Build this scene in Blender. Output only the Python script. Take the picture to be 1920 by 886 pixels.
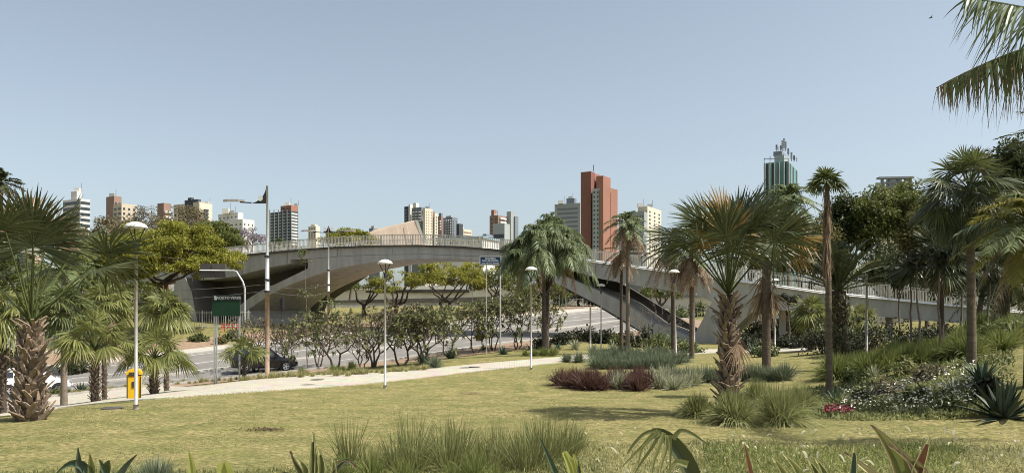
import bpy, math, random
import numpy as np
R = math.radians
rng = np.random.default_rng(7)
random.seed(7)
SC = bpy.context.scene
COL = SC.collection
for _o in list(bpy.data.objects): bpy.data.objects.remove(_o)

# ------------------------------------------------------------------ camera, sky, sun, exposure
F, HZ, CX, CAMZ = 1493.0, 590.0, 960.0, 2.35
cd = bpy.data.cameras.new('camera'); cam = bpy.data.objects.new('camera', cd); COL.objects.link(cam)
cam.location = (0, 0, CAMZ); cam.rotation_euler = (R(90), 0, 0)
cd.sensor_width = 36; cd.lens = F/1920*36; cd.shift_y = (HZ-443)/1920
cd.clip_start = 0.1; cd.clip_end = 6000
SC.camera = cam
SUN_EL, SUN_AZ = 55.0, 15.0            # azimuth measured from +x towards the camera side (-y)
sx, sy, sz = math.cos(R(SUN_EL))*math.cos(R(SUN_AZ)), -math.cos(R(SUN_EL))*math.sin(R(SUN_AZ)), math.sin(R(SUN_EL))
w = bpy.data.worlds.new('World'); SC.world = w; w.use_nodes = True
nt = w.node_tree; bg = nt.nodes['Background']
sky = nt.nodes.new('ShaderNodeTexSky'); sky.sky_type = 'NISHITA'; sky.sun_disc = False
sky.sun_elevation = R(SUN_EL); sky.sun_rotation = math.atan2(sx, sy)
sky.air_density = 1.0; sky.dust_density = 4.0; sky.ozone_density = 1.2; sky.altitude = 700
hs_ = nt.nodes.new('ShaderNodeHueSaturation'); hs_.inputs['Saturation'].default_value = .60   # pale hazy air
nt.links.new(sky.outputs[0], hs_.inputs['Color']); tn_ = nt.nodes.new('ShaderNodeMix'); tn_.data_type = 'RGBA'; tn_.blend_type = 'MULTIPLY'; tn_.inputs[0].default_value = 1; tn_.inputs[7].default_value = (.965, 1.0, .97, 1)
nt.links.new(hs_.outputs[0], tn_.inputs[6]); nt.links.new(tn_.outputs[2], bg.inputs[0]); bg.inputs[1].default_value = 0.122
sd = bpy.data.lights.new('sun', 'SUN'); sd.energy = 4.8; sd.angle = R(0.5); sd.color = (1.0, 0.955, 0.88)
so = bpy.data.objects.new('sun', sd); COL.objects.link(so)
from mathutils import Vector
so.rotation_euler = Vector((-sx, -sy, -sz)).to_track_quat('-Z', 'Y').to_euler(); so.location = (0, 0, 60)
vs = SC.view_settings; vs.view_transform = 'Standard'; vs.look = 'None'; vs.gamma = 1; vs.exposure = 0.50; vs.use_curve_mapping = False
SC.cycles.filter_width = 1.0; SC.cycles.max_bounces = 5; SC.cycles.diffuse_bounces = 2; SC.cycles.glossy_bounces = 2
SC.cycles.transmission_bounces = 3; SC.cycles.transparent_max_bounces = 4

# ------------------------------------------------------------------ materials
def mat(name, col, col2=None, rough=.8, noise=0, island=0, transl=0, metal=0, bump=0, bscale=20, spec=.3, detail=5, stretch=None, sub=None):
    """col/col2 mixed by a noise texture (scale=noise) and / or per leaf (island)."""
    m = bpy.data.materials.new(name); m.use_nodes = True
    t = m.node_tree; N = t.nodes; L = t.links
    b = N['Principled BSDF']; b.inputs['Roughness'].default_value = rough; b.inputs['Metallic'].default_value = metal
    b.inputs['Specular IOR Level'].default_value = spec
    b.inputs['Base Color'].default_value = (*col, 1)
    tc = N.new('ShaderNodeTexCoord'); vec = tc.outputs['Object']
    if stretch:
        mp = N.new('ShaderNodeMapping'); mp.inputs['Scale'].default_value = stretch; L.new(vec, mp.inputs[0]); vec = mp.outputs[0]
    out = None
    if col2 is not None:
        mx = N.new('ShaderNodeMix'); mx.data_type = 'RGBA'
        mx.inputs[6].default_value = (*col, 1); mx.inputs[7].default_value = (*col2, 1)
        facs = []
        if noise:
            nz = N.new('ShaderNodeTexNoise'); nz.inputs['Scale'].default_value = noise; nz.inputs['Detail'].default_value = detail
            nz.inputs['Roughness'].default_value = .65
            L.new(vec, nz.inputs['Vector'])
            rp = N.new('ShaderNodeMapRange'); rp.inputs[1].default_value = .32; rp.inputs[2].default_value = .68
            L.new(nz.outputs[0], rp.inputs[0]); facs.append(rp.outputs[0])
        if island:
            g = N.new('ShaderNodeNewGeometry'); facs.append(g.outputs['Random Per Island'])
        if len(facs) == 2:
            mm = N.new('ShaderNodeMix'); mm.inputs[0].default_value = island
            L.new(facs[0], mm.inputs[2]); L.new(facs[1], mm.inputs[3]); fo = mm.outputs[0]
        else: fo = facs[0]
        L.new(fo, mx.inputs[0]); out = mx.outputs[2]; L.new(out, b.inputs['Base Color'])
    if bump:
        nb = N.new('ShaderNodeTexNoise'); nb.inputs['Scale'].default_value = bscale; nb.inputs['Detail'].default_value = 6
        L.new(vec, nb.inputs['Vector'])
        bp = N.new('ShaderNodeBump'); bp.inputs['Strength'].default_value = bump; bp.inputs['Distance'].default_value = .05
        L.new(nb.outputs[0], bp.inputs['Height']); L.new(bp.outputs[0], b.inputs['Normal'])
    if transl:
        tr = N.new('ShaderNodeBsdfTranslucent'); ms = N.new('ShaderNodeMixShader'); ms.inputs[0].default_value = transl
        tr.inputs[0].default_value = (*[min(1, c*1.7) for c in col], 1)
        if out:
            hs = N.new('ShaderNodeHueSaturation'); hs.inputs['Value'].default_value = 1.7; L.new(out, hs.inputs['Color']); L.new(hs.outputs[0], tr.inputs[0])
        L.new(b.outputs[0], ms.inputs[1]); L.new(tr.outputs[0], ms.inputs[2]); L.new(ms.outputs[0], N['Material Output'].inputs['Surface'])
    return m
def leaf(name, a, b, tr=.22, rough=.45, nz=1.2): return mat(name, [c*.80 for c in a], [c*.92 for c in b], rough=rough+.08, noise=nz, island=.6, transl=tr, spec=.28)

M = {
 'soil': mat('soil', (.20,.13,.085), (.33,.24,.16), .95, noise=2.5, bump=.6, bscale=9),
 'path': mat('path', (.48,.43,.34), (.62,.57,.47), .9, noise=14, bump=.3, bscale=30),
 'asphalt': mat('asphalt', (.16,.15,.135), (.225,.21,.19), .9, noise=.5, bump=.15, bscale=60, stretch=(1,1,1)),
 'paint_white': mat('paint_white', (.62,.60,.55), (.45,.43,.40), .8, noise=6),
 'kerb': mat('kerb', (.42,.40,.35), (.30,.28,.25), .9, noise=4),
 'pavement': mat('pavement', (.36,.33,.28), (.46,.43,.37), .9, noise=3),
 'concrete': mat('concrete', (.42,.41,.38), (.295,.285,.262), .9, noise=1.1, bump=.15, bscale=12, stretch=(1,1,.22), detail=8),
 'concrete_dark': mat('concrete_dark', (.105,.095,.085), (.06,.055,.05), .95, noise=.5, bump=.1, bscale=12),  # on the bridge, its darkness also stands in for shade
 'ledge': mat('ledge', (.78,.76,.70), (.60,.58,.53), .9, noise=2.5),
 'rail': mat('rail', (.58,.55,.48), (.46,.43,.37), .6, noise=2),
 'wedge': mat('wedge', (.37,.29,.225), (.44,.355,.28), .9, noise=.35, stretch=(1,1,.3)),
 'plaster': mat('plaster', (.72,.68,.60), (.60,.56,.49), .9, noise=.4),
 'galv': mat('galv', (.52,.52,.50), (.42,.42,.40), .45, noise=4, metal=.3),
 'lamp_white': mat('lamp_white', (.66,.64,.60), None, .35),
 'lamp_pole': mat('lamp_pole', (.46,.44,.41), (.34,.31,.28), .5, noise=5, metal=.2),
 'dark_metal': mat('dark_metal', (.03,.03,.035), None, .5),
 'rust_pole': mat('rust_pole', (.24,.15,.10), (.38,.29,.22), .8, noise=4),
 'yellow': mat('yellow', (.80,.48,.02), (.72,.40,.02), .35, noise=3),
 'yellow_dark': mat('yellow_dark', (.05,.045,.03), None, .6),
 'sign_green': mat('sign_green', (.006,.030,.012), (.008,.038,.016), .6, noise=2),
 'sign_black': mat('sign_black', (.01,.018,.015), None, .6),
 'sign_blue': mat('sign_blue', (.010,.035,.085), (.014,.045,.10), .5, noise=3),
 'sign_text': mat('sign_text', (.60,.65,.68), None, .6),
 'red': mat('red', (.60,.06,.04), None, .5),
 'car_black': mat('car_black', (.012,.012,.014), None, .18, spec=.6),
 'car_white': mat('car_white', (.75,.75,.75), None, .2, spec=.6),
 'glass': mat('glass', (.02,.025,.03), None, .08, spec=.8),
 'tyre': mat('tyre', (.02,.02,.02), None, .85),
 'rim': mat('rim', (.6,.6,.62), None, .3, metal=.8),
 'tail': mat('tail', (.3,.01,.01), None, .3),
 # plants
 'bark': mat('bark', (.085,.06,.045), (.15,.115,.085), .95, noise=6, bump=.7, bscale=14),
 'bark_pale': mat('bark_pale', (.22,.18,.14), (.13,.10,.075), .95, noise=8, bump=.5, bscale=16),
 'bark_dark': mat('bark_dark', (.045,.034,.026), (.11,.085,.065), .95, noise=6, bump=.7, bscale=14),
 'palm_boot': mat('palm_boot', (.36,.265,.185), (.11,.08,.06), .85, noise=6, island=.6, bump=.5, bscale=20),
 'palm_ring': mat('palm_ring', (.17,.14,.095), (.08,.065,.045), .95, noise=1, bump=.4, bscale=10, stretch=(2,2,9)),
 'dead': mat('dead', (.36,.255,.16), (.13,.085,.055), .8, noise=2, island=.8, transl=.2),
 'fan_blue': leaf('fan_blue', (.028,.042,.018), (.115,.13,.055), .11, .32),
 'fan_mid': leaf('fan_mid', (.035,.052,.016), (.16,.18,.06), .2, .36),
 'fan_yellow': leaf('fan_yellow', (.06,.085,.022), (.28,.28,.09), .28, .36),
 'fan_orange': leaf('fan_orange', (.52,.28,.075), (.13,.12,.04), .25),
 'feather': leaf('feather', (.05,.075,.028), (.23,.27,.12), .2, .36),
 'feather_gold': leaf('feather_gold', (.14,.15,.028), (.24,.20,.05), .4),
 'feather_dark': leaf('feather_dark', (.02,.03,.014), (.10,.11,.05), .15, .4),
 'tree_lime': leaf('tree_lime', (.15,.17,.024), (.31,.29,.05), .3, .6, .35),
 'tree_mid': leaf('tree_mid', (.08,.10,.022), (.17,.185,.05), .25, .5, .35),
 'tree_olive': leaf('tree_olive', (.085,.085,.028), (.17,.16,.055), .25, .6, .35),
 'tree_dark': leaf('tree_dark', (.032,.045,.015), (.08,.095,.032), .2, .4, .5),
 'tree_bare': leaf('tree_bare', (.15,.12,.07), (.22,.19,.11), .1, .8, .35),
 'lilac': leaf('lilac', (.20,.165,.19), (.33,.29,.33), .2, .7, .4),
 'plum_leaf': leaf('plum_leaf', (.07,.09,.03), (.25,.25,.11), .2, .4),
 'plum_bronze': leaf('plum_bronze', (.09,.085,.045), (.24,.21,.12), .2, .4),
 'shrub': leaf('shrub', (.04,.06,.018), (.20,.22,.08), .2, .45),
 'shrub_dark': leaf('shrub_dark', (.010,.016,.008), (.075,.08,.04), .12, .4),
 'agave': leaf('agave', (.05,.085,.05), (.10,.14,.085), .08, .45),
 'agave_dark': leaf('agave_dark', (.03,.05,.032), (.12,.145,.095), .05, .45),
 'agave_edge': leaf('agave_edge', (.42,.42,.16), (.55,.50,.24), .1, .5),
 'yellow_blade': leaf('yellow_blade', (.30,.33,.07), (.45,.44,.13), .35, .5),
 'red_blade': leaf('red_blade', (.16,.06,.035), (.26,.13,.07), .25, .6),
 'stripe': leaf('stripe', (.62,.60,.42), (.10,.13,.05), .2, .5),
 'grass_green': leaf('grass_green', (.07,.09,.022), (.40,.40,.17), .3, .5, .6),
 'grass_olive': leaf('grass_olive', (.05,.075,.02), (.34,.335,.13), .25, .5, .9),
 'grass_pale': leaf('grass_pale', (.13,.15,.05), (.56,.50,.25), .3, .7, .7),
 'grass_deep': leaf('grass_deep', (.07,.11,.022), (.30,.31,.10), .3, .6, .3),
 'grass_blue': leaf('grass_blue', (.06,.09,.05), (.27,.30,.19), .15, .6, .8),
 'grass_red': leaf('grass_red', (.045,.018,.02), (.18,.10,.07), .2, .6, 1.5),
 'lawn_blade': leaf('lawn_blade', (.15,.155,.05), (.60,.50,.25), .2, .8, .5),
 'flower_white': mat('flower_white', (.70,.68,.58), (.55,.52,.42), .8, noise=1, island=.8),
 'flower_pink': mat('flower_pink', (.26,.035,.07), (.14,.03,.045), .8, noise=1, island=.8),
 'plume': leaf('plume', (.62,.58,.42), (.48,.45,.32), .4, .9),
}
def lawn_mat():
    m = bpy.data.materials.new('lawn'); m.use_nodes = True; t = m.node_tree; N = t.nodes; L = t.links
    b = N['Principled BSDF']; b.inputs['Roughness'].default_value = .95; b.inputs['Specular IOR Level'].default_value = .1
    tc = N.new('ShaderNodeTexCoord')
    def nz(s, d, lo, hi, st=None):
        n = N.new('ShaderNodeTexNoise'); n.inputs['Scale'].default_value = s; n.inputs['Detail'].default_value = d; n.inputs['Roughness'].default_value = .7
        v = tc.outputs['Object']
        if st:
            mp = N.new('ShaderNodeMapping'); mp.inputs['Scale'].default_value = st; L.new(v, mp.inputs[0]); v = mp.outputs[0]
        L.new(v, n.inputs['Vector']); r = N.new('ShaderNodeMapRange'); r.inputs[1].default_value = lo; r.inputs[2].default_value = hi
        L.new(n.outputs[0], r.inputs[0]); return r.outputs[0], n.outputs[0]
    def mix(f, a, c):
        x = N.new('ShaderNodeMix'); x.data_type = 'RGBA'; L.new(f, x.inputs[0])
        for i, s in ((6, a), (7, c)):
            if isinstance(s, tuple): x.inputs[i].default_value = (*s, 1)
            else: L.new(s, x.inputs[i])
        return x.outputs[2]
    f1, _ = nz(.22, 4, .4, .62); f2, r2 = nz(17, 9, .40, .60, (.55, 1, 1)); f3, _ = nz(1.1, 5, .42, .7); f4, _ = nz(.6, 5, .58, .72, (.5, 1, 1))
    c = mix(f1, (.41,.345,.145), (.235,.24,.085))
    f5, _ = nz(2.6, 6, .45, .62, (.55, 1, 1)); c = mix(f5, (.20,.19,.07), c)
    c = mix(f3, c, (.43,.34,.16))
    c = mix(f2, (.10,.10,.035), c)
    c = mix(f4, c, (.175,.19,.05))
    L.new(c, b.inputs['Base Color'])
    bp = N.new('ShaderNodeBump'); bp.inputs['Strength'].default_value = .8; bp.inputs['Distance'].default_value = .06
    L.new(r2, bp.inputs['Height']); L.new(bp.outputs[0], b.inputs['Normal'])
    return m
M['lawn'] = lawn_mat()
def path_mat():
    m = M['path']; t = m.node_tree; N = t.nodes; L = t.links
    b = N['Principled BSDF']; tc = N.new('ShaderNodeTexCoord')
    br = N.new('ShaderNodeTexBrick'); br.inputs['Scale'].default_value = 2.2; br.inputs['Mortar Size'].default_value = .03
    br.inputs['Color1'].default_value = (.60,.545,.43,1); br.inputs['Color2'].default_value = (.46,.41,.325,1); br.inputs['Mortar'].default_value = (.30,.27,.19,1)
    nz = N.new('ShaderNodeTexNoise'); nz.inputs['Scale'].default_value = 1.3; nz.inputs['Detail'].default_value = 6
    mx = N.new('ShaderNodeMix'); mx.data_type = 'RGBA'; mx.blend_type = 'MULTIPLY'; mx.inputs[0].default_value = .5
    L.new(tc.outputs['Object'], br.inputs['Vector']); L.new(tc.outputs['Object'], nz.inputs['Vector'])
    L.new(br.outputs['Color'], mx.inputs[6]); L.new(nz.outputs['Color'], mx.inputs[7])
    for l in list(b.inputs['Base Color'].links): L.remove(l)
    g = N.new('ShaderNodeGamma'); g.inputs[1].default_value = .85; L.new(mx.outputs[2], g.inputs[0]); L.new(g.outputs[0], b.inputs['Base Color'])
path_mat()

# ------------------------------------------------------------------ mesh builder
class MB:
    def __init__(s): s.v = []; s.f = []; s.n = 0
    def add(s, v, f):
        v = np.asarray(v, float).reshape(-1, 3)
        if isinstance(f, np.ndarray): s.f.append(f + s.n)
        else:
            by = {}
            for q in f: by.setdefault(len(q), []).append(q)
            for q in by.values(): s.f.append(np.array(q) + s.n)
        s.v.append(v); s.n += len(v)
    def mesh(s, name, m, smooth=False):
        me = bpy.data.meshes.new(name)
        v = np.concatenate(s.v) if s.v else np.zeros((0, 3))
        loops = np.concatenate([a.ravel() for a in s.f]); tot = np.concatenate([np.full(len(a), a.shape[1]) for a in s.f])
        me.vertices.add(len(v)); me.vertices.foreach_set('co', v.astype(np.float32).ravel())
        me.loops.add(len(loops)); me.loops.foreach_set('vertex_index', loops.astype(np.int32))
        me.polygons.add(len(tot)); st = np.concatenate([[0], np.cumsum(tot)[:-1]])
        me.polygons.foreach_set('loop_start', st.astype(np.int32)); me.polygons.foreach_set('loop_total', tot.astype(np.int32))
        me.polygons.foreach_set('use_smooth', np.full(len(tot), bool(smooth)))
        me.update(calc_edges=True); me.materials.append(m); return me
    def build(s, name, m, parent=None, loc=None, smooth=False):
        o = bpy.data.objects.new(name, s.mesh(name, M[m] if isinstance(m, str) else m, smooth)); COL.objects.link(o)
        if parent is not None: o.parent = parent
        if loc is not None: o.location = loc
        return o
    def box(s, c, size, rz=0, taper=1.0):
        x, y, z = [a/2 for a in size]; cs, sn = math.cos(rz), math.sin(rz)
        v = []
        for dz in (-1, 1):
            k = taper if dz > 0 else 1
            for dx, dy in ((-1,-1),(1,-1),(1,1),(-1,1)):
                a, b = dx*x*k, dy*y*k; v.append((c[0]+a*cs-b*sn, c[1]+a*sn+b*cs, c[2]+dz*z))
        s.add(v, [(3,2,1,0),(4,5,6,7),(0,1,5,4),(1,2,6,5),(2,3,7,6),(3,0,4,7)])
    def beam(s, a, b, w, h=None):
        h = h or w; a = np.array(a, float); b = np.array(b, float); d = b-a; d /= np.linalg.norm(d)+1e-9
        up = np.array([0,0,1.]) if abs(d[2]) < .95 else np.array([1.,0,0]); sd_ = np.cross(d, up); sd_ /= np.linalg.norm(sd_); u = np.cross(sd_, d)
        v = [p + sd_*i*w/2 + u*j*h/2 for p in (a, b) for i, j in ((-1,-1),(1,-1),(1,1),(-1,1))]
        s.add(v, [(3,2,1,0),(4,5,6,7),(0,1,5,4),(1,2,6,5),(2,3,7,6),(3,0,4,7)])
    def tube(s, pts, rad, n=8, cap=True):
        pts = np.array(pts, float); k = len(pts); rad = np.full(k, rad) if np.isscalar(rad) else np.array(rad, float)
        d = np.gradient(pts, axis=0); d /= np.linalg.norm(d, axis=1)[:, None]+1e-9
        ref = np.array([0,0,1.]) if abs(d[:, 2]).mean() < .8 else np.array([1.,0,0])
        a = np.cross(d, ref); a /= np.linalg.norm(a, axis=1)[:, None]+1e-9; b = np.cross(d, a)
        t = np.arange(n)*2*math.pi/n
        v = pts[:, None] + rad[:, None, None]*(a[:, None]*np.cos(t)[None, :, None] + b[:, None]*np.sin(t)[None, :, None])
        i, j = np.meshgrid(np.arange(k-1), np.arange(n), indexing='ij'); j2 = (j+1) % n
        f = np.stack([i*n+j, i*n+j2, (i+1)*n+j2, (i+1)*n+j], -1).reshape(-1, 4)
        s.add(v.reshape(-1, 3), f)
        if cap:
            s.f.append(np.array([list(range(n))]) + s.n - k*n); s.f.append(np.array([list(range(n))[::-1]]) + s.n - n)
    def lathe(s, prof, c=(0,0,0), n=16):
        pr = np.array(prof, float); t = np.arange(n)*2*math.pi/n; k = len(pr)
        v = np.stack([c[0]+pr[:, 0:1]*np.cos(t), c[1]+pr[:, 0:1]*np.sin(t), c[2]+pr[:, 1:2]+0*t], -1)
        i, j = np.meshgrid(np.arange(k-1), np.arange(n), indexing='ij'); j2 = (j+1) % n
        s.add(v.reshape(-1, 3), np.stack([i*n+j, i*n+j2, (i+1)*n+j2, (i+1)*n+j], -1).reshape(-1, 4))
    def prism(s, poly, vec):
        p = np.array(poly, float); q = p + np.array(vec, float); n = len(p)
        s.add(np.concatenate([p, q]), [tuple(range(n))[::-1], tuple(range(n, 2*n))] + [(i, (i+1) % n, n+(i+1) % n, n+i) for i in range(n)])
    def blades(s, P, D, S, L, Wd, droop=0, seg=3, prof=None, curl=None):
        """N flat tapering blades: P root, D direction, S side, L length, Wd full width, droop sag at the tip as share of L."""
        P = np.atleast_2d(P).astype(float); N = len(P)
        D = np.broadcast_to(D, (N, 3)); S = np.broadcast_to(S, (N, 3))
        L = np.broadcast_to(L, N)[:, None]; Wd = np.broadcast_to(Wd, N)[:, None]; droop = np.broadcast_to(droop, N)[:, None]
        t = np.linspace(0, 1, seg+1)
        if prof is None: prof = np.interp(t, [0, .3, 1], [.7, 1, .08])
        else: prof = np.interp(t, np.linspace(0, 1, len(prof)), prof)
        v = np.empty((N, seg+1, 2, 3))
        for i, a in enumerate(t):
            c = P + D*L*a; c = c - np.array([0, 0, 1.])*droop*L*a*a
            if curl is not None: c = c + curl*L*a*a
            h = S*Wd*prof[i]/2; v[:, i, 0] = c-h; v[:, i, 1] = c+h
        b = (np.arange(N)*(seg+1)*2)[:, None] + (np.arange(seg)*2)[None]
        f = np.stack([b, b+1, b+3, b+2], -1).reshape(-1, 4)
        s.add(v.reshape(-1, 3), f)
def unit(a): a = np.asarray(a, float); return a/(np.linalg.norm(a, axis=-1, keepdims=True)+1e-9)
def rnd_dirs(n, r=None): return unit((r or rng).normal(size=(n, 3)))

def tag(o, label=None, cat=None, group=None, kind=None):
    if label: o['label'] = label
    if cat: o['category'] = cat
    if group: o['group'] = group
    if kind: o['kind'] = kind
    return o
def thing(name, loc, label, cat, group=None, rz=0):
    o = bpy.data.objects.new(name, None); COL.objects.link(o); o.location = loc; o.rotation_euler = (0, 0, rz); o.empty_display_size = .3
    return tag(o, label, cat, group)
KIDS = {}
def kids(o): return [c for c in bpy.data.objects if c.parent == o]
def copy_tree(o, loc=None, rz=None, scale=None, label=None, parent=None):
    c = o.copy(); COL.objects.link(c)
    if parent is not None: c.parent = parent
    if loc is not None: c.location = loc
    if rz is not None: c.rotation_euler = (0, 0, rz)
    if scale is not None: c.scale = (scale,)*3
    if label: c['label'] = label
    for ch in kids(o): copy_tree(ch, parent=c)
    return c

# ------------------------------------------------------------------ terrain
def W(px, py, d): return np.array([(px-CX)/F*d, d, CAMZ+(HZ-py)/F*d])
NEAR = [(-500,790,38), (-100,750,44), (100,742,44.5), (440,707,53), (700,678,58), (821,660,62), (921,645,66), (1050,631,72), (1200,617,82), (1330,606,94)]
FAR = [(-500,755,54), (-100,713,58), (92,696,61), (400,658,69), (556,640,75), (700,622,82), (900,602,92), (1030,590,100), (1135,579,110), (1260,572,122)]
ctrl = [(0,0,.8), (-8,2,.7), (8,2,.8), (0,6,.5), (-7,7,.35), (7,7,.5), (0,11,.1), (-8,12,0), (7,12,.15), (-16,14,0), (14,12,.3), (0,-12,1), (-20,-5,.6), (20,-5,1),
        (20,10,.8), (-11,20,.05), (-5,20,.0), (3,19,.0), (8,18,0)]
P_ = [(722,728,27.9), (996,693,34.8), (1268,680,38.4), (1453,658,49.4), (495,716,31), (250,745,25.5), (0,785,21), (-200,800,20),
      (1127,665,50), (850,676,40), (1000,664,45), (1500,648,62), (1560,640,72), (1225,642,67), (1320,644,66), (1400,640,70),
      (1650,682,33), (1760,650,32), (1820,690,22), (1900,640,27), (1880,614,36), (2000,640,26), (2000,720,18), (1800,785,17.8), (1920,788,17.6), (1680,728,23),
      (1700,632,50), (1850,608,55), (1700,605,75), (1850,600,80), (2100,600,60), (1550,700,28), (2050,790,16),
      (400,611,90), (250,618,85), (60,640,76), (-150,650,72), (500,606,96), (640,596,104), (700,574,116), (900,572,118), (1060,572,125),
      (1250,600,95), (1290,598,88), (1300,585,110), (1500,622,95), (1600,620,100), (-500,700,40)]
P_ += [(x, y+2, d) for x, y, d in NEAR] + [(x, y+2, d) for x, y, d in FAR]
P_ += [(x, (a[1]+b[1])/2+2, (a[2]+b[2])/2) for a, b in zip(NEAR, FAR) for x in [(a[0]+b[0])/2]]
ctrl += [tuple(W(*p)) for p in P_]
C_ = np.array(ctrl); XY = C_[:, :2]/40.; Z_ = C_[:, 2]
def _phi(r): return np.where(r > 1e-9, r*r*np.log(r+1e-12), 0)
n_ = len(XY); A = np.zeros((n_+3, n_+3))
A[:n_, :n_] = _phi(np.linalg.norm(XY[:, None]-XY[None], axis=2)) + np.eye(n_)*2e-3
A[:n_, n_] = 1; A[:n_, n_+1:] = XY; A[n_, :n_] = 1; A[n_+1:, :n_] = XY.T
SOL = np.linalg.solve(A, np.concatenate([Z_, np.zeros(3)]))
def T(x, y):
    x = np.asarray(x, float); y = np.asarray(y, float); q = np.stack([x.ravel(), y.ravel()], -1)/40.
    out = np.empty(len(q))
    for i in range(0, len(q), 20000):
        s_ = q[i:i+20000]; out[i:i+20000] = _phi(np.linalg.norm(s_[:, None]-XY[None], axis=2))@SOL[:n_] + SOL[n_] + s_@SOL[n_+1:]
    z = out.reshape(x.shape); far = 3.0
    r = np.hypot(x*1.1, y-50); k = np.clip((r-70)/50, 0, 1); k = k*k*(3-2*k)
    return np.clip(z, -3.2, 6)*(1-k) + far*k
def Tz(x, y): return float(T(np.array([x]), np.array([y]))[0])
def ground(px, py, dmin=4, dmax=200):
    d = np.arange(dmin, dmax, .1); x = (px-CX)/F*d; z = CAMZ+(HZ-py)/F*d
    hit = np.nonzero(z <= T(x, d))[0]
    dd = d[hit[0]] if len(hit) else dmax
    return np.array([(px-CX)/F*dd, dd, Tz((px-CX)/F*dd, dd)])
def at(px, d): x = (px-CX)/F*d; return np.array([x, d, Tz(x, d)])
g_f = np.concatenate([np.arange(-90, 90.01, .6)]); g_x = np.concatenate([[-3000,-1500,-800,-400,-250,-180,-140,-115,-100], g_f, [100,115,140,180,250,400,800,1500,3000]])
g_y = np.concatenate([[-800,-300,-120,-60,-30,-15], np.arange(-8, 140, .6), [145,155,170,200,260,360,600,1000,2000,4500]])
X, Y = np.meshgrid(g_x, g_y); Zt = T(X, Y)
mb = MB(); nx = len(g_x)
i, j = np.meshgrid(np.arange(len(g_y)-1), np.arange(nx-1), indexing='ij')
mb.add(np.stack([X, Y, Zt], -1), np.stack([i*nx+j, i*nx+j+1, (i+1)*nx+j+1, (i+1)*nx+j], -1).reshape(-1, 4))
tag(mb.build('ground', 'lawn', smooth=True), kind='structure')

def resample(p, n):
    p = np.array(p, float); s = np.concatenate([[0], np.cumsum(np.linalg.norm(np.diff(p, axis=0), axis=1))]); t = np.linspace(0, s[-1], n)
    return np.stack([np.interp(t, s, p[:, k]) for k in range(p.shape[1])], -1)
def smooth_line(p, n):
    q = resample(p, n)
    for _ in range(max(2, n//18)): q[1:-1] = (q[:-2]+q[1:-1]*2+q[2:])/4
    return q
def sheet(name, a, b, m, lift, na=120, nb=12, f0=0, f1=1, kind='structure', skirt=0.0, label=None):
    a = smooth_line(a, na)[:, :2]; b = smooth_line(b, na)[:, :2]
    fr = np.linspace(f0, f1, nb)[None, :, None]; g = a[:, None]*(1-fr) + b[:, None]*fr
    z = T(g[..., 0], g[..., 1]) + lift
    if skirt:
        g = np.concatenate([g[:, :1], g, g[:, -1:]], 1); z = np.concatenate([z[:, :1]-skirt, z, z[:, -1:]-skirt], 1); nb += 2
    i, j = np.meshgrid(np.arange(na-1), np.arange(nb-1), indexing='ij')
    mb = MB(); mb.add(np.concatenate([g, z[..., None]], -1), np.stack([i*nb+j, (i+1)*nb+j, (i+1)*nb+j+1, i*nb+j+1], -1).reshape(-1, 4))
    return tag(mb.build(name, m, smooth=not skirt), label, kind=kind)
nr = [W(*p) for p in NEAR]; fr_ = [W(*p) for p in FAR]
sheet('road', nr, fr_, 'asphalt', .05, 200, 26, skirt=0)
for f0, f1 in ((.035,.045), (.955,.965), (.66,.672)): sheet('road_line', nr, fr_, 'paint_white', .056, 200, 2, f0, f1)
sheet('median_kerb', nr, fr_, 'kerb', .16, 200, 3, .36, .40, skirt=.2)
a_, b_ = smooth_line(nr, 200)[:, :2], smooth_line(fr_, 200)[:, :2]
for k in range(8, 190, 7):   # broken lane line
    sheet('road_line', list(a_[k:k+4]), list(b_[k:k+4]), 'paint_white', .057, 8, 2, .20, .208)
    if k < 150: sheet('road_line', list(a_[k+2:k+6]), list(b_[k+2:k+6]), 'paint_white', .057, 8, 2, .82, .83)
sheet('kerb', nr, fr_, 'kerb', .15, 200, 3, -.018, -.002, skirt=.2)
sheet('kerb', nr, fr_, 'kerb', .17, 200, 3, 1.002, 1.02, skirt=.2)
sheet('pavement', nr, fr_, 'pavement', .15, 200, 8, 1.02, 1.17, skirt=.15)
sheet('soil_bank', nr, fr_, 'soil', .05, 200, 12, 1.17, 1.62)
sheet('planting_strip', nr, fr_, 'soil', .03, 200, 12, -.26, -.02)
# paved path
pl = [ground(x, y) for x, y in ((-120,795), (100,766), (300,748), (500,733), (722,716), (860,700), (1000,685), (1060,679), (1180,667), (1345,661), (1500,658), (1620,655))]
pu = [ground(x, y) for x, y in ((-120,760), (100,737), (300,722), (500,711), (722,700), (860,686), (1000,674), (1060,669), (1180,659), (1345,654), (1500,652), (1620,650))]
sheet('path', pl, pu, 'path', .035, 260, 10, skirt=.08)

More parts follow.
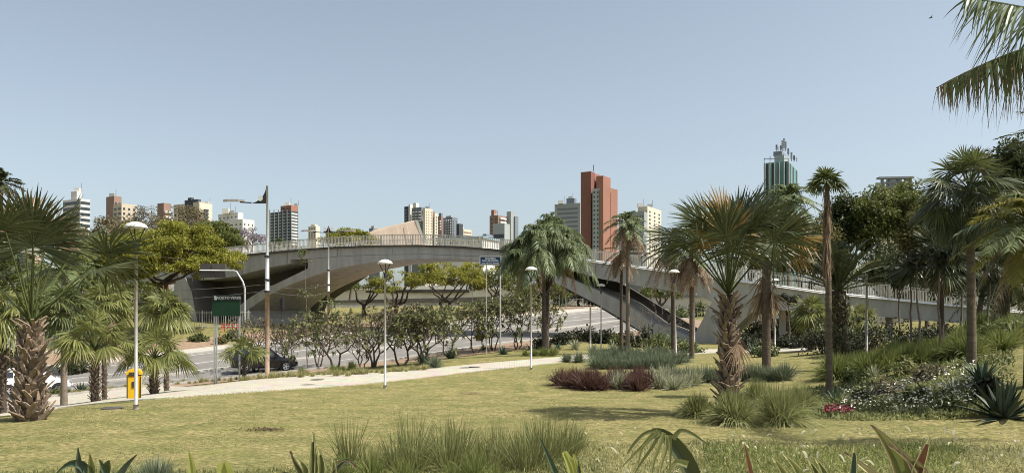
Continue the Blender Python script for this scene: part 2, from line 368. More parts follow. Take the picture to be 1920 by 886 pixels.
# ------------------------------------------------------------------ footbridge
def bry(px):
    k = (px-CX)/F; y = 75.
    for _ in range(40): x = k*y; y = .5*y + .5*(75 - .53*x + .0015*x*x)
    return y
def BP(px, py): return W(px, py, bry(px))
def bn(px):
    x = (px-CX)/F*bry(px); m = -.53+.003*x; return np.array([-m, 1, 0])/math.hypot(1, m)
def line(tab): 
    xs, ys = zip(*tab); return lambda x: float(np.interp(x, xs, ys))
LED = line([(150,522),(260,510),(350,492),(400,484.5),(440,479.5),(500,474),(540,470.5),(570,467.5),(620,464),(700,461),(780,460),(860,462.5),(920,467.5),(1000,477.5),(1090,488),(1140,495),(1240,508.5),(1340,522),(1440,535),(1540,549.5),(1640,559),(1740,569.5),(1810,576),(1900,585),(2000,594)])
RAILH = .97
BEAM = line([(150,545),(260,529),(350,527),(400,523),(440,518),(470,510),(510,500),(543,494),(545,486),(578,485),(640,480),(700,477),(800,476),(900,480),(1000,490),(1040,501),(1072,506),(1115,520),(1141,525),(1190,534),(1250,544),(1318,557),(1338,567),(1430,579),(1500,583),(1600,590),(1640,592),(1740,601),(1810,606),(1900,612),(2000,620)])
ATOP = line([(450,572),(462,562),(488,545),(500,540),(540,521),(577,503),(578,485.5),(640,480.5),(700,477.5),(800,476.5),(900,480.5),(985,488),(1001,493),(1040,510),(1123,545),(1169,567),(1222,606)])
ABOT = line([(450,591),(465,580),(506,552),(542,534),(579,520),(611,509),(650,499),(707,490),(780,485),(832,484.5),(860,485.5),(900,489),(940,493),(985,503),(1000,509),(1060,539),(1121,571),(1166,598),(1222,633)])
bridge = thing('footbridge', (0,0,0), 'long arched concrete footbridge with pale baluster railings crossing above the road', 'footbridge')
def loft(pxs, top, bot, w0, z_off=0, set_=0):
    mb = MB(); k = len(pxs); v = []
    for px in pxs:
        n = bn(px); ww = w0(px) if callable(w0) else w0
        a = BP(px, top(px)) + n*set_; b = BP(px, bot(px)) + n*set_; a[2] += z_off; b[2] += z_off
        v += [a, b, b+n*ww, a+n*ww]
    f = [(0,1,2,3), tuple(4*(k-1)+q for q in (3,2,1,0))]
    for i in range(k-1):
        for q in range(4): f.append((4*i+q, 4*(i+1)+q, 4*(i+1)+(q+1) % 4, 4*i+(q+1) % 4))
    mb.add(v, f); return mb
DW = 5.4
loft(sorted(set(list(range(150, 2001, 10))+[543,545,578])), lambda p: LED(p)+.05, BEAM, DW).build('deck_beam', 'concrete', bridge)
aw = lambda p: float(np.interp(p, [450, 560, 760, 1000, 1222], [9.5, 8, 5.4, 5.6, 6.6]))
loft(sorted(set(list(range(450, 1221, 8))+[577,578,985,1001,1222])), ATOP, ABOT, aw).build('arch_rib', 'concrete', bridge)
# deck ledge with drip edge, in separate precast lengths
for n0, dd in ((-.22, 0),):
    xs = []; s_last = None
    pxs = np.arange(150, 2000, 1.0); pts = np.array([BP(p, LED(p)) for p in pxs]); s = np.concatenate([[0], np.cumsum(np.linalg.norm(np.diff(pts, axis=0), axis=1))])
    L_TOT = s[-1]
    def at_s(t): return float(np.interp(t, s, pxs))
    cuts = [at_s(t) for t in np.arange(0, L_TOT, 4.0)]
    for a, b in zip(cuts[:-1], cuts[1:]):
        q = [a+.12, (a+b)/2, b-.12]
        if a < 955: loft(q, lambda p: LED(p)-1.2, lambda p: LED(p)+2.2, .5, 0, n0).build('edge_slab', 'concrete_dark', bridge)  # left lengths coloured dark to look unlit
        else:   # ramp-side slabs, sloped and whitened to look sunlit
            mb = MB(); v = []
            for p in q:
                n = bn(p); c0 = BP(p, LED(p)-4.4); c1 = BP(p, LED(p)); v += [c0+n*.10, c1+n*n0, c1+n*.3, c0+n*.3]
            mb.add(v, [(0,1,2,3), (11,10,9,8)]+[(4*i+k, 4*(i+1)+k, 4*(i+1)+(k+1) % 4, 4*i+(k+1) % 4) for i in range(2) for k in range(4)]); mb.build('edge_slab', 'ledge', bridge)
# walking surface + two railings
mb = MB()
pq = list(range(150, 2001, 10)); v = []; 
for p in pq:
    n = bn(p); a = BP(p, LED(p)); v += [a+n*.25+(0,0,.1), a+n*(DW-.1)+(0,0,.1)]
mb.add(v, [(2*i, 2*i+1, 2*i+3, 2*i+2) for i in range(len(pq)-1)]); mb.build('walkway', 'pavement', bridge)
for side, off in (('near', .0), ('far', DW-.1)):
    mb = MB(); tops = []
    for k, t in enumerate(np.arange(L_TOT*.02, L_TOT, .205)):
        p = at_s(t); n = bn(p); a = BP(p, LED(p)) + n*off; a[2] += .17
        lean = .0
        mb.beam(a+(0,0,.02), a+(0,0,RAILH-.06), .055, .055)
        if k % 10 == 0: tops.append(a+np.array([0,0,RAILH-.03]))
    r_ = mb.build('railing', 'rail', bridge)
    if side == 'near': r_['label'] = 'pale balusters on the side nearest the lawn'
    else: r_['label'] = 'pale balusters on the side away from the lawn'
    hb = MB()
    for a, b in zip(tops[:-1], tops[1:]): hb.beam(a, b, .09, .07)
    hb.build('handrail', 'rail', r_)
    k = 0
    for t in np.arange(1, L_TOT, 4.0):
        p = at_s(t); n = bn(p); a = BP(p, LED(p)) + n*off
        pm = MB(); pm.beam(a+(0,0,.1), a+(0,0,RAILH+.20), .13, .13); pm.build('post', 'rail', r_)
# far piece between dark void: piers and abutments
def pier(name, px_poly, depth_w, m, lab=None, set_=0.0):
    c = np.mean([p[0] for p in px_poly]); mb = MB()
    n = bn(c); d0 = bry(c)
    mb.prism([W(x, y, bry(x)) + bn(x)*set_ for x, y in px_poly], n*depth_w)
    o = mb.build(name, m, bridge); tag(o, lab); return o
pier('pier', [(1336,563),(1298,635),(1306,648),(1332,652),(1387,606),(1405,587),(1432,577)], 6.2, 'concrete', 'leaning splayed pier behind the big palm trunk', set_=.02)
pier('springing_block', [(1223,612),(1228,606),(1300,634),(1312,655),(1226,660)], 8.0, 'concrete', 'low sloping block at the right foot of the arch', set_=.1)
pier('abutment_wall', [(300,500),(452,495),(500,488),(545,482),(548,498),(455,566),(440,614),(300,614)], 10, 'concrete_dark', 'dark shaded wall under the left end', set_=3.6)  # shade under the deck put into the wall colour
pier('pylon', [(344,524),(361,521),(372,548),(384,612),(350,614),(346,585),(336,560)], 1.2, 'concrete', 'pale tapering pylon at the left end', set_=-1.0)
pier('pylon', [(361,521),(372,521),(392,612),(384,612),(372,548)], 3.0, 'concrete_dark', set_=-.9)  # side face of the pylon, its shade painted as darker concrete
pier('springing_block', [(446,596),(462,580),(474,596),(482,620),(440,620)], 9.6, 'concrete', 'block at the left foot of the arch', set_=.1)
# webs behind the arch voids, shade put into their dark colour
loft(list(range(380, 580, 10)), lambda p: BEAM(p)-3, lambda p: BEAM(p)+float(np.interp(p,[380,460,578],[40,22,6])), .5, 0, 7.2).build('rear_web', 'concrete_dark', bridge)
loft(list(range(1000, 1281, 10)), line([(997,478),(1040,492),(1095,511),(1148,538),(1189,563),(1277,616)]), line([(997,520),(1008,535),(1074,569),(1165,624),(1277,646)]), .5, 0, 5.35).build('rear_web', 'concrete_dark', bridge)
for px, w_ in ((1462,.55),(1552,.55),(1668,.5),(1770,.5)):
    a = BP(px, BEAM(px)); n = bn(px); a = a+n*2.2; zb = Tz(a[0], a[1])-.3
    cm = MB(); cm.box((a[0], a[1], (a[2]+zb)/2+.1), (w_, w_, a[2]-zb+.2), -.45); cm.build('column', 'concrete', bridge)

# formwork joints on the fascia and a scribble of dark paint on the pier
for t in np.arange(6, L_TOT-3, 7.5):
    p = at_s(t); n = bn(p); a = BP(p, LED(p)+3)-n*.012; c = BP(p, BEAM(p)-.8)-n*.012
    if a[2]-c[2] > .3: q = MB(); q.beam(a, c, .03, .015); q.build('joint', 'concrete_dark', bridge)
for k in range(3):
    t = np.linspace(0, 2*math.pi, 22); c0 = W(1342, 598, bry(1342)); q = MB(); tn = np.array([bn(1342)[1], -bn(1342)[0], 0])
    q.tube([c0 + tn*(.36-.09*k)*math.cos(u+k)*(1+.25*math.sin(3*u+k)) + np.array([0,0,1])*(.36-.1*k)*math.sin(u) - bn(1342)*.03 for u in t], .012, 4, False); q.build('paint_scribble', 'concrete_dark', bridge)

# ------------------------------------------------------------------ city beyond
def bm(name, col, col2=None, rough=.85): M[name] = mat(name, col, col2, rough, noise=.05 if col2 else 0)
for n, c, c2 in [('b_stain',(.30,.28,.25),None),('b_salmon',(.46,.33,.25),(.40,.30,.23)),('b_white',(.66,.64,.60),(.56,.54,.51)),('b_beige',(.52,.45,.35),(.46,.39,.30)),('b_brown',(.30,.20,.155),(.25,.17,.13)),
                 ('b_navy',(.07,.08,.10),(.05,.06,.08)),('b_cream',(.66,.59,.47),(.58,.52,.41)),('b_gray',(.36,.38,.37),(.30,.32,.31)),('b_slate',(.20,.22,.24),(.16,.18,.20)),
                 ('b_dark',(.06,.075,.085),(.045,.055,.065)),('b_brick_shade',(.22,.10,.08),(.19,.09,.07)),('b_teal',(.17,.31,.28),(.13,.25,.23)),('b_blue',(.30,.42,.50),(.26,.36,.44)),('b_brick',(.33,.165,.12),(.28,.14,.10))]: bm(n, c, c2)
M['pane'] = mat('pane', (.035,.045,.055), None, .25, spec=.5)
M['pane_green'] = mat('pane_green', (.05,.10,.10), None, .15, spec=.8)
def block(root, xa, xm, xb, ytop, d, alpha, m, grids=(), name='wall', ybot=None, label=None):
    """corner box: left face from pixel xa to xm, right face xm to xb; grids: (face, cols, rows, y0, y1, wfrac, hfrac, mat, part)"""
    al = R(alpha); k = d/F; cx, cy = (xm-CX)*k, d
    WL = max(.5, (xm-xa)*k/math.cos(al)/(1+math.sin(al)*0)) if xm > xa else 12
    WR = max(.5, (xb-xm)*k/max(math.sin(al), .2)) if xb > xm else 14
    L_ = np.array([-math.cos(al), math.sin(al), 0]); Rr = np.array([math.sin(al), math.cos(al), 0])
    # correct for the change of scale along the face
    for _ in range(4):
        if xm > xa: e = np.array([cx, cy, 0])+L_*WL; WL *= (xm-xa)/max(1e-3, xm-(CX+F*e[0]/e[1]))
        if xb > xm: e = np.array([cx, cy, 0])+Rr*WR; WR *= (xb-xm)/max(1e-3, (CX+F*e[0]/e[1])-xm)
    zt = CAMZ+(HZ-ytop)*k; zb = 0 if ybot is None else CAMZ+(HZ-ybot)*k
    o = np.array([cx, cy, 0.]); mb = MB(); b = [o, o+Rr*WR, o+Rr*WR+L_*WL, o+L_*WL]
    mb.add([p+(0,0,zb) for p in b]+[p+(0,0,zt) for p in b], [(3,2,1,0),(4,5,6,7),(0,1,5,4),(1,2,6,5),(2,3,7,6),(3,0,4,7)])
    wl = mb.build(name, m, root); tag(wl, label)
    for (face, cols, rows, y0, y1, wf, hf, gm, part) in grids:
        U, WW, N_ = (L_, WL, -Rr) if face == 'L' else (Rr, WR, -L_)
        z1 = CAMZ+(HZ-y0)*k; z0 = CAMZ+(HZ-y1)*k; cw, ch = WW/cols, (z1-z0)/rows; me = None
        for r in range(rows):
            for c in range(cols):
                p = o + U*(c+.5)*cw + (0,0,z0+(r+.5)*ch)
                if me is None:
                    q = MB(); a = U*cw*wf/2; h = np.array([0,0,ch*hf/2]); dp = -N_*(.10 if 'balc' not in part else .1); fr = N_*(.9 if 'balc' in part else .12)
                    q.add([-a-h+dp, a-h+dp, a+h+dp, -a+h+dp, -a-h+fr, a-h+fr, a+h+fr, -a+h+fr], [(0,1,2,3),(7,6,5,4),(0,4,5,1),(1,5,6,2),(2,6,7,3),(3,7,4,0)])
                    me = q.mesh(part, M[gm])
                w_ = bpy.data.objects.new(part, me); COL.objects.link(w_); w_.parent = wl; w_.location = p
    return wl
def bld(name, label, cat='building'): return thing(name, (0,0,0), label, cat)
b = bld('apartment_building', 'low salmon brick apartment block at the far left behind the big palm fronds')
block(b, 34,62,78,370,420,35,'b_salmon',[('L',4,4,376,430,.5,.45,'pane','window'),('R',2,4,376,430,.5,.4,'pane','window')])
b = bld('office_building', 'white building with dark horizontal window bands seen behind the left palm crown')
block(b, 118,150,169,372,430,30,'b_white',[('L',1,9,374,470,.95,.55,'pane','window_band'),('R',1,9,374,470,.95,.5,'pane','window_band')]); block(b, 133,144,153,358,434,30,'b_white',name='penthouse',ybot=373)
b = bld('apartment_building', 'brown and beige stepped apartment block right of the left palm crown')
block(b, 199,214,228,367,450,35,'b_brown',[('R',2,7,376,440,.4,.4,'pane','window')]); block(b, 212,228,256,381,440,35,'b_beige',[('L',2,7,386,450,.6,.45,'pane','window'),('R',3,7,386,450,.4,.45,'pane','window')])
b = bld('apartment_building', 'small brown block poking out above the bare brown trees')
block(b, 295,307,321,380,470,35,'b_brown',[('R',2,6,392,450,.8,.4,'b_white','balcony')])
b = bld('apartment_building', 'dark navy and cream tower with a column of balconies behind the lime green tree')
block(b, 326,345,350,382,455,30,'b_beige',[('L',3,5,386,440,.4,.4,'pane','window')]); block(b, 346,371,377,373,450,30,'b_navy',[('L',3,8,380,450,.4,.3,'b_slate','window')]); block(b, 362,373,386,378,445,35,'b_beige')
block(b, 372,374,398,380,440,40,'b_cream',[('R',1,8,390,440,.30,.7,'b_dark','balcony'),('R',5,8,390,440,.12,.3,'pane','window')]); block(b, 352,358,364,370,452,35,'b_dark',name='water_tank',ybot=375)
b = bld('apartment_building', 'plain white apartment block with small square windows beside the dark glass tower')
block(b, 400,455,477,410,420,32,'b_white',[('L',7,6,416,462,.35,.3,'pane','window'),('R',3,6,416,462,.3,.35,'pane','window')]); block(b, 409,446,456,398,424,32,'b_white',[('L',5,1,402,410,.3,.3,'pane','window')],name='upper_storey',ybot=411)
b = bld('office_tower', 'dark grid fronted tower with white panels and a brick rooftop block')
block(b, 505,545,559,395,400,33,'b_dark',[('L',5,11,397,460,.66,.42,'b_gray','window'),('R',1,11,397,460,.78,.5,'b_white','spandrel')])
for x in (505,513,521,529,537,545): block(b, x,x+1.2,x+1.8,393,399.2,33,'b_slate',name='fin',ybot=462)
block(b, 526,546,559,384,404,33,'b_brick',[('L',2,1,386,394,.7,.2,'b_dark','window')],name='penthouse',ybot=396)
b = bld('apartment_building', 'small pale beige tower just left of the double headed street lamp')
block(b, 578,592,600,423,520,35,'b_cream',[('L',3,6,426,450,.5,.5,'pane','window')]); block(b, 583,590,595,420,522,35,'b_cream',name='penthouse',ybot=424)
b = bld('apartment_building', 'tiny grey rooftop showing left of the concrete wedge')
block(b, 692,700,712,427,500,30,'b_slate'); block(b, 696,701,707,423,502,30,'b_gray',name='water_tank',ybot=428)
b = bld('apartment_tower', 'tall dark and cream tower rising behind the concrete wedge')
block(b, 758,770,776,386,500,35,'b_navy',[('L',2,12,390,460,.6,.45,'b_slate','window')]); block(b, 766,769,774,383,497,35,'b_white'); block(b, 772,790,797,388,490,35,'b_slate',[('L',3,12,394,460,.6,.35,'b_white','balcony')])
block(b, 793,797,811,390,484,42,'b_cream',[('R',3,13,394,462,.18,.4,'pane','window')]); block(b, 774,780,785,380,492,35,'b_white',name='penthouse',ybot=389)
b = bld('apartment_tower', 'slim brown and cream tower right of the dark and cream tower')
block(b, 809,811,816,396,520,42,'b_brown'); block(b, 813,815,821,399,518,42,'b_cream',[('R',1,10,404,460,.3,.4,'pane','window')])
b = bld('apartment_tower', 'slim tower with white balcony bands behind the railing')
block(b, 820,827,831,405,540,35,'b_brown',[('L',1,10,412,462,.9,.5,'b_white','balcony')]); block(b, 823,827,830,399,542,35,'b_slate',name='water_tank',ybot=406)
b = bld('apartment_tower', 'grey tower with white bay column right of the slim balcony tower')
block(b, 831,848,858,407,530,35,'b_slate',[('L',4,11,410,462,.25,.5,'b_white','balcony'),('R',2,11,412,462,.3,.4,'pane','window')]); block(b, 836,846,852,404,532,35,'b_gray',name='penthouse',ybot=408); block(b, 856,861,868,419,524,40,'b_dark')
b = bld('apartment_building', 'stepped beige building with bright balconies at the right end of the tower cluster')
block(b, 858,868,870,425,560,35,'b_beige',[('L',2,5,428,462,.5,.4,'pane','window')]); block(b, 866,869,884,429,556,40,'b_cream',[('R',1,5,432,462,.9,.4,'b_brown','window_band')])
b = bld('apartment_building', 'brown building with pale balconies and a red rooftop tank left of the drooping palm')
block(b, 918,934,950,403,480,35,'b_brown',[('L',2,8,407,462,.3,.4,'pane','window'),('R',1,8,405,462,.7,.5,'b_white','balcony')]); block(b, 921,926,931,393,484,35,'b_brick',name='water_tank',ybot=404)
block(b, 950,958,966,396,486,35,'b_gray',name='water_tank'); block(b, 956,966,972,405,488,35,'b_slate')
b = bld('office_building', 'plain grey slab block in front of the brown building')
block(b, 924,946,956,418,330,25,'b_gray',[('L',1,1,438,446,.9,.9,'pane','window_band')])
b = bld('warehouse', 'low white hall with a pale blue roof behind the railing','warehouse')
block(b, 820,905,936,446,300,25,'b_white',[('L',8,1,450,456,.4,.5,'pane','window')]); block(b, 818,906,938,442,299,25,'b_blue',name='roof',ybot=446); block(b, 905,912,925,438,310,25,'b_slate',name='roof_tank',ybot=447)
b = bld('office_building', 'wide grey building with horizontal louvre bands left of the red tower')
block(b, 1040,1088,1100,380,460,25,'b_gray',[('L',1,9,386,460,.80,.4,'b_slate','window_band')]); block(b, 1062,1077,1081,371,465,25,'b_slate',name='penthouse',ybot=381)
b = bld('apartment_tower', 'tall brick red tower, the tallest building, right of the drooping palm')
block(b, 1089,1108,1116,321,400,28,'b_brick_shade'); block(b, 1108,1110,1125,324,404,40,'b_brick'); block(b, 1111,1124,1130,353,396,15,'b_gray',[('L',2,14,356,474,.4,.4,'pane','window')])  # left block in a darker copy of the brick, as its shaded face
block(b, 1118,1131,1145,329,402,32,'b_brick'); block(b, 1124.5,1131,1158,349,394,38,'b_brick',[('R',1,1,352,475,.02,.9,'b_brick_shade','joint')])
mbp = MB(); a = W(1113,321,402); mbp.tube([a, a+np.array([0,0,3.2])], .18, 6); mbp.build('antenna', 'dark_metal', b)
for x in (1089,1093,1097,1101,1105,1109):
    a = W(x,321,401); q = MB(); q.tube([a, a+np.array([0,0,.8])], .12, 5); q.build('rail_post', 'b_white', b)
b = bld('apartment_tower', 'grey and cream residential tower behind the slim queen palm')
block(b, 1160,1168,1172,400,420,35,'b_white'); block(b, 1178,1208,1214,396,430,25,'b_gray',[('L',6,13,402,478,.4,.4,'pane','window')]); block(b, 1196,1214,1240,386,440,30,'b_cream',[('L',4,12,392,478,.4,.4,'b_gray','window'),('R',3,12,392,478,.3,.4,'pane','window')])
block(b, 1180,1206,1212,440,415,25,'b_slate',[('L',3,5,444,482,.7,.4,'b_white','balcony')])
b = bld('hotel_tower', 'teal glass tower with vertical fins and a roof full of antennas')
block(b, 1432,1478,1496,302,430,28,'b_teal',[('L',4,1,303,380,.36,.97,'b_dark','window_band'),('R',3,1,303,380,.4,.97,'b_dark','window_band')])
for k, x in enumerate((1433,1442,1451,1460,1469,1478)): block(b, x,x+1.6,x+2.3,303.5,428,28,'b_gray',name='fin',ybot=380)
block(b, 1452,1470,1480,290,440,28,'b_gray',name='penthouse',ybot=303); block(b, 1450,1466,1474,283,442,28,'b_slate',name='lift_house',ybot=291)
for x, y0, y1 in ((1433,302,296),(1444,302,293),(1456,283,272),(1459,283,275),(1467,283,264),(1470,283,260),(1473,283,266),(1464,283,273),(1478,292,279),(1484,302,286),(1489,303,292),(1494,303,295)):
    a = W(x,y0,436); c = W(x,y1,436); q = MB(); q.tube([a, c], .22, 5)
    if y0-y1 > 9:
        for t in np.arange(.35,1,.2): q.box(a*(1-t)+c*t, (.9,.4,.9))
    q.build('antenna', 'b_slate', b)
q = MB(); q.beam(W(1433,298,432), W(1478,297,430), .3); q.beam(W(1433,302,432), W(1433,298,432), .3); q.beam(W(1478,302,430), W(1478,297,430), .3); q.build('roof_rail', 'b_slate', b)
b = bld('unfinished_building', 'grey open concrete frame of an unfinished rooftop above the dense green trees')
block(b, 1641,1652,1656,342,340,25,'b_gray'); block(b, 1650,1700,1740,350,346,20,'b_cream')
for x in (1654,1668,1684,1698,1707):
    q = MB(); q.beam(W(x,354,345), W(x,333,345), 1.0); q.build('column', 'b_slate', b)
for y in (334,343,351):
    q = MB(); q.beam(W(1646 if y<340 else 1652,y,345), W(1710,y-1,345), 3.0 if y < 340 else 1.2, .8); q.build('beam', 'b_slate', b)
q = MB(); q.box(W(1676,343,349), (6,2,3)); q.build('panel', 'b_slate', b)
for k, (x, y, d, sz) in enumerate([(140,358,434,2.2),(206,367,450,2),(420,398,424,2.5),(432,398,424,1.6),(536,384,404,1.8),(552,384,405,1.2),(1052,380,462,2),(1070,371,466,1.5),(1202,386,436,2),(1220,386,444,1.6),(385,380,444,1.4),(800,390,488,1.6),(928,403,482,1.5)]):
    root = min([o for o in COL.objects if o.parent is None and o.get('category') == 'building'], key=lambda o: min([abs((c.bound_box[0][0]+c.bound_box[6][0])/2-(x-CX)/F*d)+abs((c.bound_box[0][1]+c.bound_box[6][1])/2-d)*.5 for c in kids(o) if c.type == 'MESH'] or [1e9]))
    q = MB(); p = W(x, y, d)+(0, 3, 0); q.box(p+(0, 0, sz*.4), (sz*1.4, sz, sz)); q.build('roof_plant', 'b_gray' if k % 2 else 'b_white', root)
    q = MB(); q.tube([p+(sz, 0, 0), p+(sz, 0, sz*2.2)], .12, 5); q.build('antenna', 'b_slate', root)
# concrete wedge (theatre) behind the bridge
b = bld('theatre_building', 'huge raw concrete wedge with a raked edge rising behind the bridge railing', 'theatre')
q = MB(); q.prism([W(668,446,140), W(705,429.5,142), W(745,420,144), W(778,412.5,146), W(783,413,146), W(796,452,147), W(800,470,147), W(660,470,140)], (-1.4, 10, 0)); q.build('wedge_wall', 'wedge', b)
q = MB(); q.prism([W(778,412,145.6), W(783.5,412.4,145.6), W(797,452,146.6), W(792,452,146.6)], (-1.1, 9, 0)); q.build('edge_rib', 'ledge', b)
for x0, y0, x1, y1 in ((745,424,752,458),(762,418,770,458)):
    q = MB(); q.beam(W(x0,y0,143.2 if x0<750 else 144.4), W(x1,y1,143.6 if x0<750 else 144.8), .12, .05); q.build('joint', 'ledge', b)

# low white hall and retaining wall seen through the arch
b = bld('low_building', 'long low white building seen through the arch behind the trees', 'building')
def slab(root, name, x0, x1, yt0, yt1, yb, d0, d1, m, th=1.0, dy=0):
    q = MB(); q.prism([W(x0,yb,d0)+(0,dy,0), W(x1,yb,d1)+(0,dy,0), W(x1,yt1,d1)+(0,dy,0), W(x0,yt0,d0)+(0,dy,0)], (0, th, 0)); return q.build(name, m, root)
slab(b,'wall',610,1100,541,536,575,134,128,'plaster',9); slab(b,'roof_edge',606,1104,538,532,542,133.6,127.6,'ledge',10); slab(b,'window_band',640,880,545.2,543,548.5,133.9,130,'concrete_dark',.2,-.1)
b = bld('retaining_wall', 'grey concrete retaining wall along the far side of the road under the arch', 'wall')
slab(b,'wall',600,1010,566,556,600,115,117,'concrete',.6); slab(b,'coping',598,1012,563.5,553.5,566.2,114.9,116.9,'concrete_dark',.9)
q = MB(); 
# fences
def fence(label, p0, p1, h, m, step=.14, bar=.03, post=2.4, rails=(.12,.92), name='fence', group=None):
    root = thing(name, (0,0,0), label, 'fence', group); p0 = np.array(p0[:2], float); p1 = np.array(p1[:2], float); L = np.linalg.norm(p1-p0); q = MB()
    P = lambda t: np.array([*(p0+(p1-p0)*t/L), 0]) + (0,0,Tz(*(p0+(p1-p0)*t/L)))
    for t in np.arange(0, L, step): a = P(t); q.beam(a+(0,0,.08), a+(0,0,h), bar)
    q.build('panel', m, root)
    rp = [P(t) for t in np.linspace(0, L, max(2, int(L/4)))]
    for r in rails:
        q = MB()
        for a, c in zip(rp[:-1], rp[1:]): q.beam(a+(0,0,r*h), c+(0,0,r*h), .05)
        q.build('rail', m, root)
    for t in np.arange(0, L+.01, post): a = P(t); q = MB(); q.beam(a-(0,0,.1), a+(0,0,h+.1), .08); q.build('post', m, root)
    return root
fence('green grey metal fence under the left end of the bridge', at(290,86), at(470,89), 1.9, 'galv', .25)
fence('white picket fence behind the left palm trunk', at(-90,66), at(112,70), 1.7, 'plaster', .42, .2)
fence('grey mesh fence along the street behind the arch foot', at(1030,112), at(1330,104), 1.6, 'galv', .5, .04)
fence('dark metal fence behind the columns at the right end of the bridge', at(1440,84), at(1830,78), 2.2, 'galv', .8, .06)
b = bld('low_wall', 'low pale concrete wall in front of the white picket fence', 'wall'); slab(b,'wall',-200,112,625,626,650,60,62,'plaster',.5)
b = bld('low_building', 'pale low building with dark openings beyond the right end of the bridge', 'building')
slab(b,'wall',1420,1840,588,596,640,98,92,'plaster',6)
for x in range(1440, 1830, 32): slab(b,'window',x,x+16,596,597,612,97.6,97.2,'pane',.3,-1.2 if x<1700 else -3.4)
b = bld('low_building', 'long cream wall of a street building between the arch foot and the leaning pier', 'building'); slab(b,'wall',1195,1345,556,556,600,116,112,'b_cream',5); slab(b,'roof_edge',1190,1350,551,551,556.5,115.6,111.6,'b_slate',6)

# ------------------------------------------------------------------ park lamps
def park_lamp(H=4.5, hr=.27):
    root = thing('park_lamp', (0,0,0), 'x', 'lamp post', 'park lamps on the lawn'); tp = H-.62
    q = MB(); q.tube([(0,0,-.1),(0,0,.12)], .065, 10); q.tube([(0,0,.1),(0,0,tp)], [.042,.034], 10); q.build('pole', 'lamp_pole', root, smooth=True)
    q = MB(); q.tube([(0,0,tp-.02),(0,0,tp+.16)], .05, 10); q.build('lamp_socket', 'dark_metal', root)
    for a in (0, math.pi*2/3, math.pi*4/3):
        q = MB(); c, s_ = math.cos(a+.1), math.sin(a+.1); q.tube([(0,0,tp+.08),(c*hr*.35,s_*hr*.35,tp+.24),(c*hr*.8,s_*hr*.8,H-.13)], .014, 6); q.build('arm', 'dark_metal', root)
    q = MB(); q.lathe([(0.001,H+.02),(hr*.4,H),(hr*.8,H-.05),(hr,H-.12),(hr*.98,H-.145),(hr*.6,H-.13),(0.001,H-.12)], n=24); q.build('lamp_shade', 'lamp_white', root, smooth=True)
    return root
LP = [(255,768,19.2,'tall white park lamp beside the yellow bin, nearest of the park lamps'),(722,728,27.9,'white park lamp at the path edge in the middle of the lawn'),
      (996,693,34.8,'park lamp standing in front of the drooping bushy palm'),(1127,652,50.5,'distant park lamp between the arch foot and the drooping palm'),
      (1268,681,38.4,'leaning park lamp without visible shade in front of the arch foot'),(1453,657,49.4,'park lamp in front of the bridge just right of the fan palm trunk')]
l0 = park_lamp()
for k, (px, py, d, lb) in enumerate(LP):
    o = l0 if k == 0 else copy_tree(l0); o.location = at(px, d); o['label'] = lb; o.rotation_euler = (0, 0, k*.7)
    if px == 1268: o.rotation_euler = (0, R(-1.6), .3)
# thin posts in the right grove
for k, (px, d, top, lb) in enumerate([(1625,34,513,'thin pale pole at the left edge of the right palm grove'),(1107,48,575,'short thin pole in front of the road under the arch'),(1302,60,560,'thin pole beside the leaning pier')]):
    a = at(px, d); h = CAMZ+(HZ-top)/F*d-a[2]; q = MB(); q.tube([(0,0,-.1),(0,0,h)], .05, 8)
    tag(q.build('pole', 'lamp_pole', None, a, True), lb, 'pole')

# big street lamps
def street_lamp(px, d, top, label, double=False):
    a = at(px, d); H = CAMZ+(HZ-top)/F*d - a[2]; root = thing('street_lamp', a, label, 'street lamp')
    r0 = .145 if not double else .11
    q = MB(); q.tube([(0,0,-.2),(0,0,H*.44)], [r0,r0*.95], 12); q.build('lower_pole', 'rust_pole', root, smooth=True)
    q = MB(); q.tube([(0,0,H*.44),(0,0,H*.62),(0,0,H*.63),(0,0,H*.98)], [r0*.93,r0*.85,r0*.62,r0*.42], 12); q.build('upper_pole', 'galv', root, smooth=True)
    for z in (.44,.5,.62): q = MB(); q.tube([(0,0,H*z-.06),(0,0,H*z+.06)], r0*1.25, 12); q.build('clamp_band', 'dark_metal', root)
    for s_ in ((-1, 1) if double else (-1,)):
        q = MB(); b0 = H-.2; n_a = 8
        arc = [(s_*.05,0,b0)] + [(s_*(.05+1.1*(1-math.cos(t))), 0, b0-1.15*math.sin(t)) for t in np.linspace(.15,1.5,n_a)]
        if double: arc = [(p[0]*.75,0,H-.2-(H-.2-p[2])*.55) for p in arc]
        zl = arc[-1][2]; poly = arc + [(s_*.05,0,zl)]
        q.prism([(x,-.04,z) for x, _, z in poly][::s_], (0,.08,0)); q.build('bracket', 'dark_metal', root)
        q = MB(); c = (s_*(.42 if not double else .3), -.05, zl+.38); 
        t = np.linspace(0,2*math.pi,13)[:-1]; q.prism([(c[0]+.16*math.cos(u), c[1], c[2]-.06+.18*math.sin(u)) for u in t], (0,-.02,0)); q.build('emblem', 'lamp_white', root)
        q = MB(); x0 = s_*(1.0 if not double else .7); q.beam((x0,0,zl+.04),(x0+s_*.7,0,zl+.08),.07); q.build('arm', 'dark_metal', root)
        q = MB(); q.add([(x0+s_*u, v_*w_, zl+.10+dz) for u, w_, dz in ((.4,.06,0),(.8,.16,.03),(1.5,.15,.03),(1.75,.05,.0)) for v_, dz in ((-1,dz),(1,dz),(1,dz+.12),(-1,dz+.12))],
            [(0,1,2,3),(12,15,14,13)]+[(4*i+k, 4*i+(k+1)%4, 4*i+4+(k+1)%4, 4*i+4+k) for i in range(3) for k in range(4)]); q.build('lamp_head', 'lamp_pole', root)
    return root
street_lamp(501, 50, 341, 'tall street lamp with one arm and a rusty lower pole in front of the arch')
